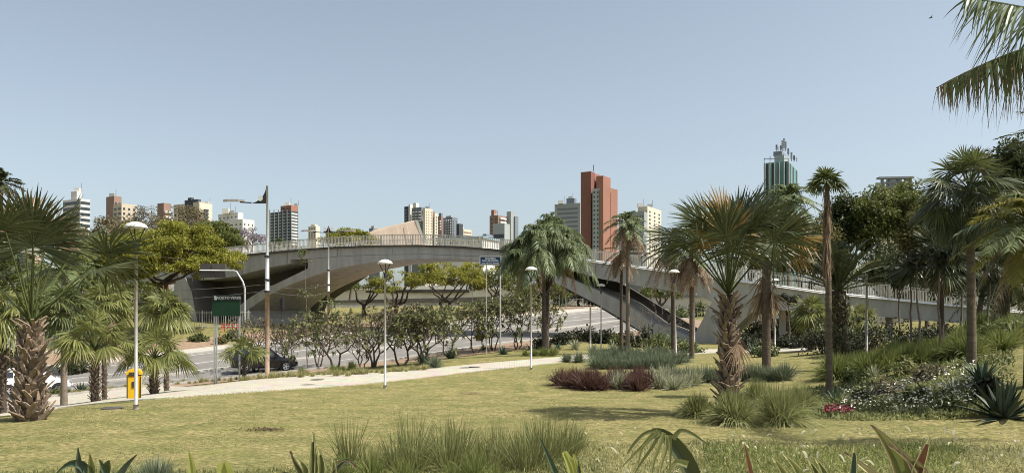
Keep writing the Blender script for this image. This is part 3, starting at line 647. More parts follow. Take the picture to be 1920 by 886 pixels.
street_lamp(616, 72, 419, 'street lamp with two short arms on top standing before the arch crown', True)
# traffic light gantry
a = at(459, 60); H = CAMZ+(HZ-540)/F*60-a[2]; root = thing('traffic_pole', a, 'white bent pole with a long horizontal arm reaching left over the road', 'traffic pole')
k6 = 60/F
q = MB(); q.tube([(0,0,-.1),(0,0,H),(-.15,0,H+.5),(-.62,0,H+1.25),(-.8,0,H+1.32),(-3.4,0,H+1.36)], [.08,.075,.07,.06,.055,.045], 8); q.build('pole', 'galv', root, smooth=True)
q = MB(); q.box((-2.43,.16,H+1.33), (1.9,.2,1.04)); q.box((-2.43,.04,H+1.33), (.08,.06,1.0))
q.build('sign_back', 'concrete_dark', root)
a = at(529, 66); z = CAMZ+(HZ-573)/F*66-a[2]; root = thing('traffic_light', a, 'small dark traffic light seen against the shaded arch', 'traffic light')
q = MB(); q.tube([(0,0,-.1),(0,0,z+.3)], .05, 8); q.build('pole', 'dark_metal', root)
q = MB(); q.box((0,-.05,z+.2),(.32,.22,.9)); q.build('signal_head', 'dark_metal', root)
for k in range(3): q = MB(); q.tube([(0,-.17,z-.06+k*.27),(0,-.24,z-.06+k*.27)], .1, 10); q.build('signal_lens', 'tyre', root)
# text helper
def text(s, size, loc, m, parent, name='lettering', rz=0, label=None):
    c = bpy.data.curves.new(name, 'FONT'); c.body = s; c.size = size; c.align_x = 'CENTER'; c.extrude = .006; c.offset = size*.012
    t_ = bpy.data.objects.new('tmp', c); COL.objects.link(t_); dg = bpy.context.evaluated_depsgraph_get()
    me = bpy.data.meshes.new_from_object(t_.evaluated_get(dg)); bpy.data.objects.remove(t_); me.materials.clear(); me.materials.append(M[m])
    o = bpy.data.objects.new(name, me); COL.objects.link(o); o.parent = parent; o.location = loc; o.rotation_euler = (R(90), 0, rz); return o
# green board
a = at(424, 42); k4 = 42/F; zt = CAMZ+(HZ-553)*k4-a[2]; zb = CAMZ+(HZ-592)*k4-a[2]; root = thing('information_board', a, 'dark green board on two pale posts near the black car', 'sign')
q = MB(); q.box((0,0,(zt+zb)/2-.1), (52*k4, .08, zt-zb-.2)); q.build('panel', 'sign_green', root)
q = MB(); q.box((0,-.01,zt-.13), (51.8*k4, .1, .3)); q.build('header', 'sign_black', root)
text('PROJETO VERDE', .19, (.12, -.067, zt-.2), 'galv', root)
q = MB(); q.tube([(-.56,-.062,zt-.09),(-.56,-.075,zt-.09)], .06, 10); q.box((-.53,-.07,zt-.2),(.13,.02,.09)); q.build('emblem', 'galv', root)
for x in (-23,-19,24): q = MB(); q.box((x*k4,.08,(zt-.3-.2)/2+(.0)), (.07,.06,zt-.1)); q.build('post', 'galv', root)
# blue bridge name sign
a = at(938, 58); k5 = 58/F; zt = CAMZ+(HZ-480.5)*k5-a[2]; zb = CAMZ+(HZ-496)*k5-a[2]; root = thing('name_sign', a, 'dark blue name sign with pale frame and three lines of letters before the bridge', 'sign')
cx = (919.5-938)*k5; wd = 38*k5; h = zt-zb
q = MB(); q.box((cx,0,(zt+zb)/2),(wd,.05,h)); q.build('panel', 'sign_blue', root)
for z in (zt,zb): q = MB(); q.box((cx,-.01,z),(wd+.1,.08,.06)); q.build('frame', 'galv', root)
for x in (-1,1): q = MB(); q.box((cx+x*(wd/2+.02),-.01,(zt+zb)/2),(.05,.08,h-.07)); q.build('frame', 'galv', root)
for i, (tx, sz_) in enumerate((('PASSARELA', .155), ('LUSO-BRASILEIRA', .15), ('JOSE NETO P. BORBA', .13))): text(tx, sz_, (cx, -.036, zt-.2-i*.165), 'sign_text', root)
q = MB(); q.tube([(0,.08,-.1),(0,.08,zt-.02)], .06, 10); q.build('post', 'galv', root); q = MB(); q.tube([(cx-.3,.09,-.1),(cx-.3,.09,zt-.1)], .035, 8); q.build('post', 'lamp_pole', root)

# yellow litter bin
a = ground(252, 731); a = at(252, 22.5); root = thing('litter_bin', a, 'yellow litter bin with domed lid on a post beside the path', 'litter bin', rz=.35)
z0 = .04
q = MB(); q.box((0,0,.42),(.33,.28,.62),taper=1.12); q.build('bin_body', 'yellow', root)
q = MB(); q.box((0,0,.755),(.37,.31,.04)); q.build('opening_band', 'yellow_dark', root)
q = MB(); pr = [(-.2,.77),(-.2,.83),(-.15,.90),(-.05,.935),(.05,.935),(.15,.90),(.2,.83),(.2,.77)]; q.prism([(x,-.17,z) for x, z in pr][::-1], (0,.34,0)); q.build('lid', 'yellow', root)
q = MB(); q.box((0,-.175,.80),(.24,.02,.09)); q.build('opening', 'yellow_dark', root)
q = MB(); q.box((0,-.163,.50),(.10,.012,.16)); q.build('emblem', 'yellow_dark', root)
for x in (-.17,.17): q = MB(); q.box((x,-.15,.42),(.03,.03,.6)); q.build('rib', 'yellow_dark', root)
q = MB(); q.tube([(0,.19,-.1),(0,.19,.7)], .03, 8); q.build('post', 'dark_metal', root)

# red barricade
a = at(433, 84); root = thing('barricade', a, 'small red and white road barricade by the far fence', 'barricade')
for x in (-.8,.8):
    for s_ in (-1,1): q = MB(); q.beam((x,s_*.3,0),(x+.12*s_,0,.95),.06); q.build('leg', 'red', root)
for z in (.55,.85): q = MB(); q.box((0,-.05,z),(2.0,.04,.16)); q.build('board', 'red', root)
q = MB(); [q.box((x,-.075,.7),(.15,.015,.4)) for x in (-.5,0,.5)]; q.build('stripe', 'lamp_white', root)

# cars
def wheel(root, x, y, r, side):
    t = bpy.data.objects.new('wheel', None); q = MB(); wdt = .2
    q.lathe([(r*.62,-wdt/2),(r*.95,-wdt/2),(r,-wdt/2+.03),(r,wdt/2-.03),(r*.95,wdt/2),(r*.62,wdt/2),(r*.60,0),(r*.62,-wdt/2)], n=28)
    o = q.build('wheel', 'tyre', root, smooth=True); o.rotation_euler = (R(90),0,0); o.location = (x, y, r)
    q = MB(); q.lathe([(.001,-.03),(r*.13,-.03),(r*.16,.0),(r*.001,.0)], n=16); q.lathe([(r*.55,-.05),(r*.62,-.06),(r*.62,.05),(r*.55,.05)], n=28)
    for k in range(5):
        a = k*2*math.pi/5; c, s_ = math.cos(a), math.sin(a); q.beam((c*r*.1,s_*r*.1,-.01),(c*r*.57,s_*r*.57,-.03),r*.2,.03)
    ri = q.build('rim', 'rim', o); ri.location = (0,0,wdt/2-.0 if side < 0 else -wdt/2+.0); ri.rotation_euler = (math.pi if side < 0 else 0,0,0)
def car(label, loc, rz, L, Wd, H, m, suv=True, name='parked_car'):
    root = thing(name, loc, label, 'car', rz=rz); hw = Wd/2
    # stations: x, bottom z, shoulder z, half width at shoulder
    st = [(-L/2,.42,.78,.80),(-L/2+.06,.32,.98,.93),(-L*.36,.26,1.02,1.0),(-L*.1,.24,1.0,1.0),(L*.15,.24,.98,1.0),(L*.24,.24,.97,.99),(L*.36,.27,.90 if suv else .84,.96),(L*.46,.32,.80 if suv else .72,.88),(L/2,.42,.62,.76)]
    v = []
    for x, zb, zs, wf in st:
        w_ = hw*wf
        for y, z in ((-w_*.9,zb),(-w_,zb+.12),(-w_*1.0,zs-.18),(-w_*.96,zs-.04),(-w_*.84,zs),(w_*.84,zs),(w_*.96,zs-.04),(w_,zs-.18),(w_,zb+.12),(w_*.9,zb)): v.append((x,y,z))
    n = 10; q = MB(); q.add(v, [tuple(range(n)), tuple(range(n*(len(st)-1), n*len(st)))[::-1]]+[(i*n+k, i*n+(k+1)%n, (i+1)*n+(k+1)%n, (i+1)*n+k) for i in range(len(st)-1) for k in range(n)])
    q.build('body', m, root, smooth=False)
    # greenhouse
    g = [(-L*.47,.97),(-L*.40,H-.05),(-L*.30,H),(L*.02,H),(L*.09,H-.07),(L*.25,.96)] if suv else [(-L*.42,.97),(-L*.26,H-.05),(-L*.12,H),(L*.06,H),(L*.12,H-.06),(L*.30,.90)]
    q = MB(); v = []; 
    for x, z in g:
        k = 1-(z-.97)/(H-.97)*.22 if z > .97 else 1; v += [(x,-hw*.86*k,z),(x,hw*.86*k,z)]
    m_ = len(g); q.add(v, [tuple(range(0,2*m_,2)), tuple(range(1,2*m_,2))[::-1]]+[(2*i,2*i+1,2*i+3,2*i+2) for i in range(m_-1)]+[(2*m_-2,2*m_-1,1,0)]); q.build('cabin', m, root)
    def side_win(x0,x1,zt0,zt1,b0,b1):
        for s_ in (-1,1):
            q = MB(); kk = lambda z: hw*.86*(1-(z-.97)/(H-.97)*.22)+.008
            P = [(x0,1.02),(x1,1.02),(b1,zt1),(b0,zt0)]; q.prism([(x,s_*kk(z),z) for x, z in P][::s_], (0,-s_*.03,0)); q.build('side_window','glass',root)
    side_win(-L*.41,-L*.24,H-.12,H-.1,-L*.36,-L*.24); side_win(-L*.22,-L*.03,H-.1,H-.1,-L*.22,-L*.03); side_win(-L*.01,L*.17,H-.1,H-.14,-L*.01,L*.07)
    q = MB(); a, b_ = g[-2], g[-1]; kk = lambda z: hw*.80*(1-(z-.97)/(H-.97)*.22); f = lambda t: (a[0]+(b_[0]-a[0])*t+.012, a[1]+(b_[1]-a[1])*t+.01)
    p, r = f(.08), f(.9); q.add([(p[0],-kk(p[1]),p[1]),(p[0],kk(p[1]),p[1]),(r[0],kk(r[1]),r[1]),(r[0],-kk(r[1]),r[1])],[(0,1,2,3)]); q.build('windscreen','glass',root)
    wr = .36 if suv else .31
    for x in (-L*.30, L*.315):
        for s_ in (-1,1):
            q = MB(); q.tube([(x,s_*(hw+.004),wr),(x,s_*(hw-.25),wr)], wr+.06, 24); q.build('wheel_arch','tyre',root); wheel(root, x, s_*(hw-.09), wr, s_)
    for s_ in (-1,1):
        q = MB(); q.box((L*.475,s_*hw*.68,.74),(.16,.32,.14)); q.build('headlight','rim',root)
        q = MB(); q.box((-L*.485,s_*hw*.74,.86),(.12,.2,.24)); q.build('tail_light','tail',root)
        q = MB(); q.box((L*.15,s_*(hw+.1),1.03),(.14,.2,.13)); q.build('mirror',m,root)
        q = MB(); q.beam((-L*.32,s_*hw*.58,H+.04),(L*.0,s_*hw*.58,H+.04),.04); q.build('roof_rail','galv' if suv else m,root)
        for x in (-.22*L,-.02*L): q = MB(); q.box((x+.2,s_*(hw*.995),.86),(.16,.04,.03)); q.build('door_handle',m,root)
    q = MB(); q.box((L*.492,0,.55),(.1,Wd*.62,.2)); q.build('grille','tyre',root)
    return root
c_ = ground(497, 700); c_ = at(495, 56.5)
car('black sport utility car parked on the road behind a small fan palm', c_+(0,0,.07), .38, 4.5, 1.82, 1.68, 'car_black')
car('white hatchback mostly hidden behind the left palm trunk', at(62, 46.2)+(0,0,.07), .55, 4.0, 1.7, 1.46, 'car_white', False)
# cables
def cable(p, q_, sag, label):
    t = np.linspace(0,1,16)[:,None]; pts = p*(1-t)+q_*t; pts[:,2] -= sag*4*t[:,0]*(1-t[:,0]); m_ = MB(); m_.tube(pts, .02, 5); tag(m_.build('overhead_cable','concrete_dark'), label, 'cable','overhead cables before the bridge')
cable(W(-60,545,50), W(500,533,50), .3, 'upper overhead cable running left from the tall street lamp')
cable(W(-60,575,50), W(500,545,50), .3, 'lower overhead cable running left from the tall street lamp')
cable(W(502,535,50), W(616,532,72), .3, 'upper overhead cable between the two street lamps')
cable(W(502,546,50), W(616,547,72), .3, 'lower overhead cable between the two street lamps')
# flat dark discs on the path and lawn edge
for px, py, lb in ((211,765,'dark round disc in the lawn edge by the nearest park lamp'),(595,713,'dark round disc on the middle of the stone path'),(890,689,'dark round disc at the far part of the stone path')):
    p = ground(px, py); q = MB(); q.lathe([(.001,.0),(.26,.0),(.27,-.02)], n=20); tag(q.build('dark_disc','concrete_dark',None,p+(0,0,.02 if px < 300 else .05)), lb, 'manhole cover')

# ------------------------------------------------------------------ plants: generators
Zv = np.array([0, 0, 1.])
def azel(az, el): return np.array([math.cos(el)*math.cos(az), math.cos(el)*math.sin(az), math.sin(el)])
def side_of(d):
    s_ = np.cross(d, Zv); n = np.linalg.norm(s_, axis=-1, keepdims=True); return np.where(n > 1e-3, s_/(n+1e-9), np.array([1., 0, 0]))
def palm_trunk(root, H, r0, r1, m='palm_ring', lean=(0,0), rings=0, boots=0, boot_len=.35, flare=1.25, name='trunk'):
    k = 26 if not rings else int(H*rings)
    t = np.linspace(0, 1, k); r = r0*(1-t)+r1*t; r = r*(1+(flare-1)*np.exp(-t*H*2.2))
    if rings: r = r*(1+.07*(np.arange(k) % 2))
    c = np.stack([lean[0]*t**1.5*H, lean[1]*t**1.5*H, t*(H+.3)-.3], -1)
    q = MB(); q.tube(c, r, 12); o = q.build(name, m, root, smooth=True)
    if boots:   # old leaf bases left on the trunk, in spirals
        q = MB(); nb = boots
        for i in range(nb):
            u = (i+.5)/nb; a = i*2.39996+rng.normal()*.15; z = u*H*.97; rr = np.interp(u, [0, 1], [r0, r1])*(1+(flare-1)*math.exp(-u*H*2.2))
            cc = np.array([lean[0]*u**1.5*H, lean[1]*u**1.5*H, 0])
            o_ = np.array([math.cos(a), math.sin(a), 0]); tn = np.array([-math.sin(a), math.cos(a), 0]); L = boot_len*rng.uniform(.6, 1.25)
            p0 = cc+o_*rr*.75+Zv*(z-L*.25); sp = rng.uniform(.12, .95); p1 = cc+o_*(rr*.95+L*.16)+Zv*(z+L*.25)+tn*rng.normal()*.02; p2 = cc+o_*(rr+L*sp*.8)+Zv*(z+L*.72)+tn*rng.normal()*.09
            w0, th = boot_len*.34*rng.uniform(.8, 1.2), boot_len*.11
            v = []
            for p, ww, tt in ((p0, w0*1.15, th), (p1, w0*.85, th*1.2), (p2, w0*rng.uniform(.3, .6), th*.7)):
                ax = unit(p2-p0); nn = np.cross(tn, ax); v += [p-tn*ww/2-nn*tt/2, p+tn*ww/2-nn*tt/2, p+tn*ww/2+nn*tt/2, p-tn*ww/2+nn*tt/2]
            q.add(v, [(0,1,2,3),(11,10,9,8)]+[(4*i_+k_, 4*i_+4+k_, 4*i_+4+(k_+1) % 4, 4*i_+(k_+1) % 4) for i_ in range(2) for k_ in range(4)])
        q.build('leaf_bases', 'palm_boot', root)
    return c[-1]
def fan(q, c, u, n, Rr, nseg=36, spread=105, droop=.12, split=.5):
    """one costapalmate leaf: segments side by side in the plane (u, s), fused to half their length"""
    s_ = np.cross(n, u); a = np.radians(np.linspace(-spread, spread, nseg)) + rng.normal(0, .012, nseg)
    D = np.cos(a)[:, None]*u + np.sin(a)[:, None]*s_; D = unit(D - n*.10*np.abs(np.sin(a))[:, None])
    S = unit(np.cross(n, D) + n*np.where(np.arange(nseg) % 2, .38, -.38)[:, None])
    L = Rr*(1-.22*(np.abs(a)/a.max())**2)*rng.uniform(.92, 1.05, nseg); dth = math.radians(2*spread/nseg)
    q.blades(c+D*.02, D, S, L, split*L*dth*1.12, np.minimum(droop*rng.uniform(.6, 1.5, nseg)*np.where(rng.random(nseg) < .13, rng.uniform(2.5, 6, nseg), 1), max(.62, droop)), 5, [.05, .4*1, .8, 1.0, .62, .08] if split >= .5 else [.08, .6, 1, .7, .45, .05])
def fan_palm(root, top, n, Rr, pet, el0=78, el1=-35, m='fan_mid', accents=(), droop=.15, dead=0, dead_el=(-80, -50), nseg=34, stalk='fan_mid', seed=1, face=0.0, cam_tilt=0.0):
    r0 = np.random.default_rng(seed); q = MB(); st = MB(); acc = {k: MB() for k, _ in accents}
    for i in range(n):
        u_ = i/(max(1, n-1)); az = i*2.39996+r0.normal()*.25; el = R(el0+(el1-el0)*u_**.85+r0.normal()*6); pl_ = pet*r0.uniform(.75, 1.15)
        d = azel(az, el); tgt = q
        for k, fr_ in accents:
            if r0.random() < fr_: tgt = acc[k]; break
        t = np.linspace(0, 1, 5)[:, None]; cv = top + d*pl_*t - Zv*.09*pl_*t*t; st.tube(cv, [.028, .022, .018, .014, .012], 5, False)
        e = cv[-1]; u = unit(cv[-1]-cv[-2]-Zv*(.05+.25*u_)*pl_*.25); s_ = side_of(u); nn = unit(np.cross(s_, u)); roll = r0.normal()*.35
        nn = unit(nn*math.cos(roll)+s_*math.sin(roll))
        fan(tgt, e, u, nn, Rr*r0.uniform(.8, 1.1), nseg, r0.uniform(92, 120), droop*(1+u_))
    q.build('crown', m, root); st.build('leaf_stalks', stalk, root)
    for k, b_ in acc.items():
        if b_.n: tag(b_.build('leaves', k, root), {'fan_orange': 'sun scorched orange leaves', 'dead': 'dry brown leaves'}.get(k, 'yellowing leaves'))
    if dead:
        q = MB()
        for i in range(dead):
            az = r0.uniform(0, 6.28); el = R(r0.uniform(*dead_el)); d = azel(az, el); pl_ = pet*r0.uniform(.4, .8)
            e = top - Zv*r0.uniform(.1, .6)*Rr + d*pl_*.6; u = unit(d*.5-Zv); nn = unit(np.array([math.cos(az), math.sin(az), .2])); nn = unit(nn-u*np.dot(nn, u))
            fan(q, e, u, nn, Rr*r0.uniform(.6, .95), 18, 60, .1, .35)
        q.build('dead_fronds', 'dead', root)
def frond(q, st, base, d0, L, leaflet, nl=34, sag=.35, vee=.35, hang=.3, width=.05, start=.15, curl=None, seg=3):
    """one feather leaf: arching rachis with leaflets on both sides"""
    t = np.linspace(0, 1, 14)[:, None]; c = base + d0*L*t - Zv*sag*L*t*t
    if curl is not None: c = c + curl*L*t*t
    st.tube(c, np.linspace(.03, .006, 14)*max(.5, L/2.5), 5, False)
    tt = np.linspace(start, .99, nl); P = np.stack([np.interp(tt, t[:, 0], c[:, k]) for k in range(3)], -1)
    g = np.gradient(P, axis=0); g = unit(g); s_ = side_of(g); up = np.cross(s_, g)
    for sg in (-1, 1):
        D = unit(g*(.45+.5*tt)[:, None] + s_*sg*.95 + up*vee*rng.normal(1, .35, nl)[:, None] + rng.normal(0, .06, (nl, 3)))
        Lf = leaflet*np.interp(tt, [start, .35, .7, 1], [.55, 1, .9, .35])*rng.uniform(.85, 1.1, nl)
        q.blades(P, D, unit(np.cross(D, up)+rng.normal(0, .25, (nl, 3))), Lf, width, hang*rng.uniform(.6, 1.5, nl), seg)
def feather_palm(root, top, n, L, leaflet, el0=80, el1=-25, m='feather', sag=.45, hang=.35, dead=0, seed=1, nl=34, width=.05, vee=.35, stalk='feather', crownm=None, gold=0, start=.15):
    r0 = np.random.default_rng(seed); q = MB(); st = MB(); g = MB(); dq = MB()
    for i in range(n):
        u_ = i/max(1, n-1); az = i*2.39996+r0.normal()*.2; el = R(el0+(el1-el0)*u_+r0.normal()*5)
        tgt = g if r0.random() < gold else q
        frond(tgt, st, top, azel(az, el), L*r0.uniform(.82, 1.1), leaflet, nl, sag*(1.1-.5*u_), vee, hang, width, start)
    q.build('crown', m, root); st.build('leaf_stalks', stalk, root)
    if g.n: tag(g.build('leaves', 'feather_gold', root), 'yellow green leaves')
    for i in range(dead):
        az = r0.uniform(0, 6.28); frond(dq, dq, top-Zv*r0.uniform(0, .3), azel(az, R(r0.uniform(-35, 0))), L*r0.uniform(.55, .9), leaflet*.7, 22, 1.1, 0, .8, width)
    if dead: dq.build('dead_fronds', 'dead', root)

def leaf_cloud(q, C, r, n, size, flat=.5, r0=None, droop=.25, wide=.45, out=None):
    """n leaves about each centre in C"""
    r0 = r0 or rng; k = len(C); P = np.repeat(C, n, 0); rr = np.repeat(np.broadcast_to(r, k), n)[:, None]
    g = unit(r0.normal(size=(k*n, 3)))*r0.uniform(.25, 1, (k*n, 1))**.6
    P = P + g*rr*np.array([1, 1, flat]); D = unit(g*.6+r0.normal(size=(k*n, 3))*.7+Zv*.15); S = unit(np.cross(D, Zv+r0.normal(size=(k*n, 3))*.55))
    L = size*r0.uniform(.6, 1.25, k*n); q.blades(P, D, S, L, L*wide, droop, 2, [.35, 1, .15])
def tree(name, label, loc, H, crown, cz, trunk_r=.2, nlimb=6, ncl=40, nleaf=120, lsize=.25, clr=.9, m='tree_mid', bark='bark', flat=.5, seed=1, fork=.35, group=None, top_bias=.3, hole=.35, stems=1, cat='tree'):
    """crown = (rx, ry, rz) about height cz; trunks fork at fork*H; leaf clumps fill the crown unevenly with gaps"""
    r0 = np.random.default_rng(seed); root = thing(name, loc, label, cat, group)
    g = unit(r0.normal(size=(ncl*3, 3))); g = g[g[:, 2] > -.55][:ncl]; rad = r0.uniform(hole, 1, (len(g), 1))**.45
    C = g*rad*np.array(crown)*(1+.12*r0.normal(size=(len(g), 1))) + (0, 0, cz); C[:, 2] += top_bias*crown[2]*(1-((C[:, 0]/crown[0])**2+(C[:, 1]/crown[1])**2).clip(0, 1))-.2*crown[2]
    q = MB(); zf = fork*H
    for s_ in range(stems):
        off = np.array([0, 0, 0.]) if stems == 1 else np.array([*(r0.normal(size=2)*trunk_r*2.2), 0]); fk = off*2.2+np.array([r0.normal()*.25, r0.normal()*.25, zf])
        q.tube([off+(0,0,-.3), off*1.1+(0,0,.15), (off+fk)/2+np.append(r0.normal(size=2)*trunk_r*.6, 0), fk], [trunk_r*1.35, trunk_r, trunk_r*.85, trunk_r*.8], 8)
        ln = max(2, nlimb//stems); limbs = []
        for i in range(ln):
            a = (i+s_*.5)*2*math.pi/ln+r0.normal()*.35; e = np.array([math.cos(a)*crown[0]*.5, math.sin(a)*crown[1]*.5, cz-crown[2]*r0.uniform(.0, .45)])+r0.normal(size=3)*.2
            mid = (fk+e)/2+np.array([math.cos(a)*crown[0]*.10, math.sin(a)*crown[1]*.10, -.12*(e[2]-fk[2])])+r0.normal(size=3)*trunk_r
            t = np.linspace(0, 1, 7)[:, None]; cv = fk*(1-t)**2+2*mid*t*(1-t)+e*t*t; cv[1:-1] += r0.normal(size=(5, 3))*trunk_r*.35
            q.tube(cv, np.linspace(trunk_r*.62, trunk_r*.22, 7), 6); limbs.append(cv)
        Lp = np.concatenate(limbs)
        for c in C[s_::stems]:
            j = np.argmin(np.linalg.norm(Lp-c, axis=1)+np.abs(Lp[:, 2]-c[2])*.3); p = Lp[j]; m_ = (p+c)/2+r0.normal(size=3)*.12*np.linalg.norm(c-p)
            q.tube([p, m_, c], [trunk_r*.2, trunk_r*.13, trunk_r*.05], 5, False)
    q.build('trunk', bark, root, smooth=True)
    q = MB(); leaf_cloud(q, C, clr*r0.uniform(.6, 1.25, len(C)), nleaf, lsize, flat, r0); q.build('crown', m, root)
    return root
def shrub(name, label, loc, rx, ry, h, m='shrub', n=900, lsize=.16, seed=1, group=None, wide=.45, cat='shrub'):
    r0 = np.random.default_rng(seed); root = thing(name, loc, label, cat, group); k = max(6, n//60)
    g = unit(r0.normal(size=(k*2, 3))); g = g[g[:, 2] > -.1][:k]; C = g*r0.uniform(.4, 1, (len(g), 1))*np.array([rx, ry, h*.85])*.85+(0, 0, h*.12)
    q = MB(); 
    for c in C: q.tube([(c[0]*.1, c[1]*.1, -.1), (c[0]*.5, c[1]*.5, c[2]*.45), c], [.02, .014, .006], 4, False)
    q.build('stems', 'bark', root); q = MB(); leaf_cloud(q, C, min(rx, h)*.38, n//len(C), lsize, .8, r0, wide=wide); q.build('foliage', m, root); return root
def gnarled(name, label, loc, H, spread, m='plum_leaf', seed=1, depth=5, leafn=7, lsz=.26, group='small gnarled trees in a row beside the road', bark='bark', lean=0, r=.085):
    """multi-stemmed little tree: crooked thick forking branches, leaves only at the tips"""
    r0 = np.random.default_rng(seed); root = thing(name, loc, label, 'tree', group); q = MB(); tips = []
    def grow(p, d, L, r_, k):
        e = p+d*L; mid = (p+e)/2+r0.normal(size=3)*L*.10; q.tube([p, mid, e], [r_, r_*.85, r_*.72], 6 if r_ > .03 else 4, False)
        if k == 0: tips.append((e, d)); return
        nb = 3 if r0.random() < .35 else 2; a0 = r0.uniform(0, 6.28); s_ = side_of(d); u = np.cross(s_, d)
        for i in range(nb):
            a = a0+i*2*math.pi/nb+r0.normal()*.3; th = r0.uniform(.40, .80); nd = unit(d*math.cos(th)+(s_*math.cos(a)*spread+u*math.sin(a)*spread)*math.sin(th)+Zv*.10)
            grow(e, nd, L*r0.uniform(.70, .92), r_*.70, k-1)
    ns = r0.integers(2, 4)
    for i in range(ns):
        a = r0.uniform(0, 6.28) if ns == 1 else i*2*math.pi/ns+r0.normal()*.4; grow(np.array([math.cos(a)*.08, math.sin(a)*.08, -.1]), unit(np.array([math.cos(a)*.32+lean, math.sin(a)*.32, 1])), H*.30, r, depth)
    zmax = max(e[2] for e, _ in tips); k_ = H/zmax
    for i_ in range(len(q.v)): q.v[i_] = q.v[i_]*k_
    q.build('trunk', bark, root, smooth=True); q = MB(); P = np.repeat(np.array([e for e, _ in tips])*k_, leafn, 0); Dt = np.repeat(np.array([d for _, d in tips]), leafn, 0)
    D = unit(Dt*.5+r0.normal(size=P.shape)*.7+Zv*.1); L = lsz*r0.uniform(.55, 1.2, len(P)); q.blades(P, D, unit(np.cross(D, Zv+r0.normal(size=P.shape)*.4)), L, L*.36, .3, 3, [.4, .9, 1, .1]); q.build('crown', m, root)
    return root
def sapling(name, label, loc, H, tiers, bark='bark_pale', m='shrub', seed=1, r=.03, leafn=14, group=None):
    r0 = np.random.default_rng(seed); root = thing(name, loc, label, 'tree', group); q = MB(); k = 9; t = np.linspace(0, 1, k)
    c = np.stack([np.cumsum(r0.normal(size=k)*.03), np.cumsum(r0.normal(size=k)*.03), t*(H+.1)-.1], -1); q.tube(c, np.linspace(r, r*.35, k), 6)
    f = MB()
    for hh, L in tiers:
        p = np.array([np.interp(hh, t, c[:, i]) for i in range(3)])
        for s_ in range(3):
            a = r0.uniform(0, 6.28); e = p+azel(a, R(r0.uniform(5, 45)))*L*r0.uniform(.5, 1.1); q.tube([p, (p+e)/2+Zv*.04*L, e], [r*.4, r*.3, r*.15], 4, False)
            if leafn: leaf_cloud(f, np.array([e, (p+e)/2]), L*.25, leafn, .17, .5, r0, .4, .36)
    q.build('trunk', bark, root)
    if f.n: f.build('crown', m, root)
    return root
def tuft_mesh(h, r, n, m, seed, width=.008, lean=.55, droop=.55, seg=4, name='blades', base=.18):
    r0 = np.random.default_rng(seed); a = r0.uniform(0, 6.28, n); rr = r*base*np.sqrt(r0.uniform(0, 1, n)); P = np.stack([rr*np.cos(a), rr*np.sin(a), np.full(n, -.04)], -1)
    a2 = a+r0.normal(0, .5, n); tl = np.abs(r0.normal(0, lean, n)).clip(0, 1.25); D = np.stack([np.sin(tl)*np.cos(a2), np.sin(tl)*np.sin(a2), np.cos(tl)], -1)
    S = unit(np.cross(D, Zv)+r0.normal(0, .3, (n, 3))); L = h*r0.uniform(.55, 1.15, n)*(1+.25*tl); q = MB(); q.blades(P, D, S, L, width*r0.uniform(.7, 1.3, n), droop*(.25+tl)*.7, seg, [.8, 1, .8, .5, .1])
    return q.mesh(name, M[m])
def rosette(q, n, L, Wd, el0, el1, droop, r0, base=.06, prof=(.6, 1, .85, .55, .05), seg=5, keel=True):
    a = np.arange(n)*2.39996+r0.normal(0, .15, n); el = np.radians(np.linspace(el0, el1, n)+r0.normal(0, 5, n)); D = np.stack([np.cos(el)*np.cos(a), np.cos(el)*np.sin(a), np.sin(el)], -1)
    S = side_of(D); P = np.stack([np.cos(a)*base, np.sin(a)*base, np.full(n, -.03)], -1); Ls = L*r0.uniform(.75, 1.08, n)
    if keel:
        nn = np.cross(S, D)
        for sg in (-1, 1): q.blades(P, D, unit(S*.93+sg*nn*.38), Ls, Wd, droop, seg, prof)
    else: q.blades(P, D, S, Ls, Wd, droop, seg, prof)
def rosette_plant(name, label, loc, n, L, Wd, el0=85, el1=5, droop=.15, m='agave', seed=1, group=None, edge=None, cat='plant', keel=False):
    r0 = np.random.default_rng(seed); q = MB(); rosette(q, n, L, Wd, el0, el1, droop, r0, keel=keel)
    o = q.build(name, m, None, loc); return tag(o, label, cat, group)

# ------------------------------------------------------------------ plants: where they stand
def hgt(px, d, ytop): return CAMZ+(HZ-ytop)/F*d - Tz((px-CX)/F*d, d)
def palm(name, label, px, d, ytop, kind, r=(.12,.09), lean=(0,0), **k):
    """ytop = where the crown springs from the trunk"""
    a = at(px, d); root = thing(name, a, label, 'palm tree'); H = hgt(px, d, ytop)
    tr = dict(m='palm_ring', rings=0, boots=0); tr.update(k.pop('trunk', {})); top = palm_trunk(root, H, r[0], r[1], lean=lean, **tr)
    (fan_palm if kind == 'fan' else feather_palm)(root, top, **k); return root, top
B_ = dict(m='bark_dark', boots=90, boot_len=.17, flare=1.1)
palm('fan_palm', 'big fan palm with rough trunk at the left edge of the lawn', 56, 17.4, 606, 'fan', (.25,.13), (.015,0), trunk=dict(m='bark_dark', boots=150, boot_len=.33, flare=1.3),
     n=15, Rr=1.2, pet=2.1, el0=90, el1=46, m='fan_blue', accents=(('fan_orange',.08),('dead',.06)), droop=.10, dead=0, seed=3, nseg=44)
palm('fan_palm', 'big fan palm with orange scorched leaves and rough trunk right of the lawn centre', 1366, 18.6, 552, 'fan', (.20,.13), (0,0), trunk=dict(m='bark_dark', boots=150, boot_len=.31, flare=1.25),
     n=18, Rr=1.15, pet=1.75, el0=90, el1=46, m='fan_blue', accents=(('fan_orange',.04),), droop=.12, dead=2, dead_el=(-75,-60), seed=12, nseg=44)
root = [o for o in COL.objects if o.get('label', '').startswith('big fan palm with orange')][0]; q = MB()
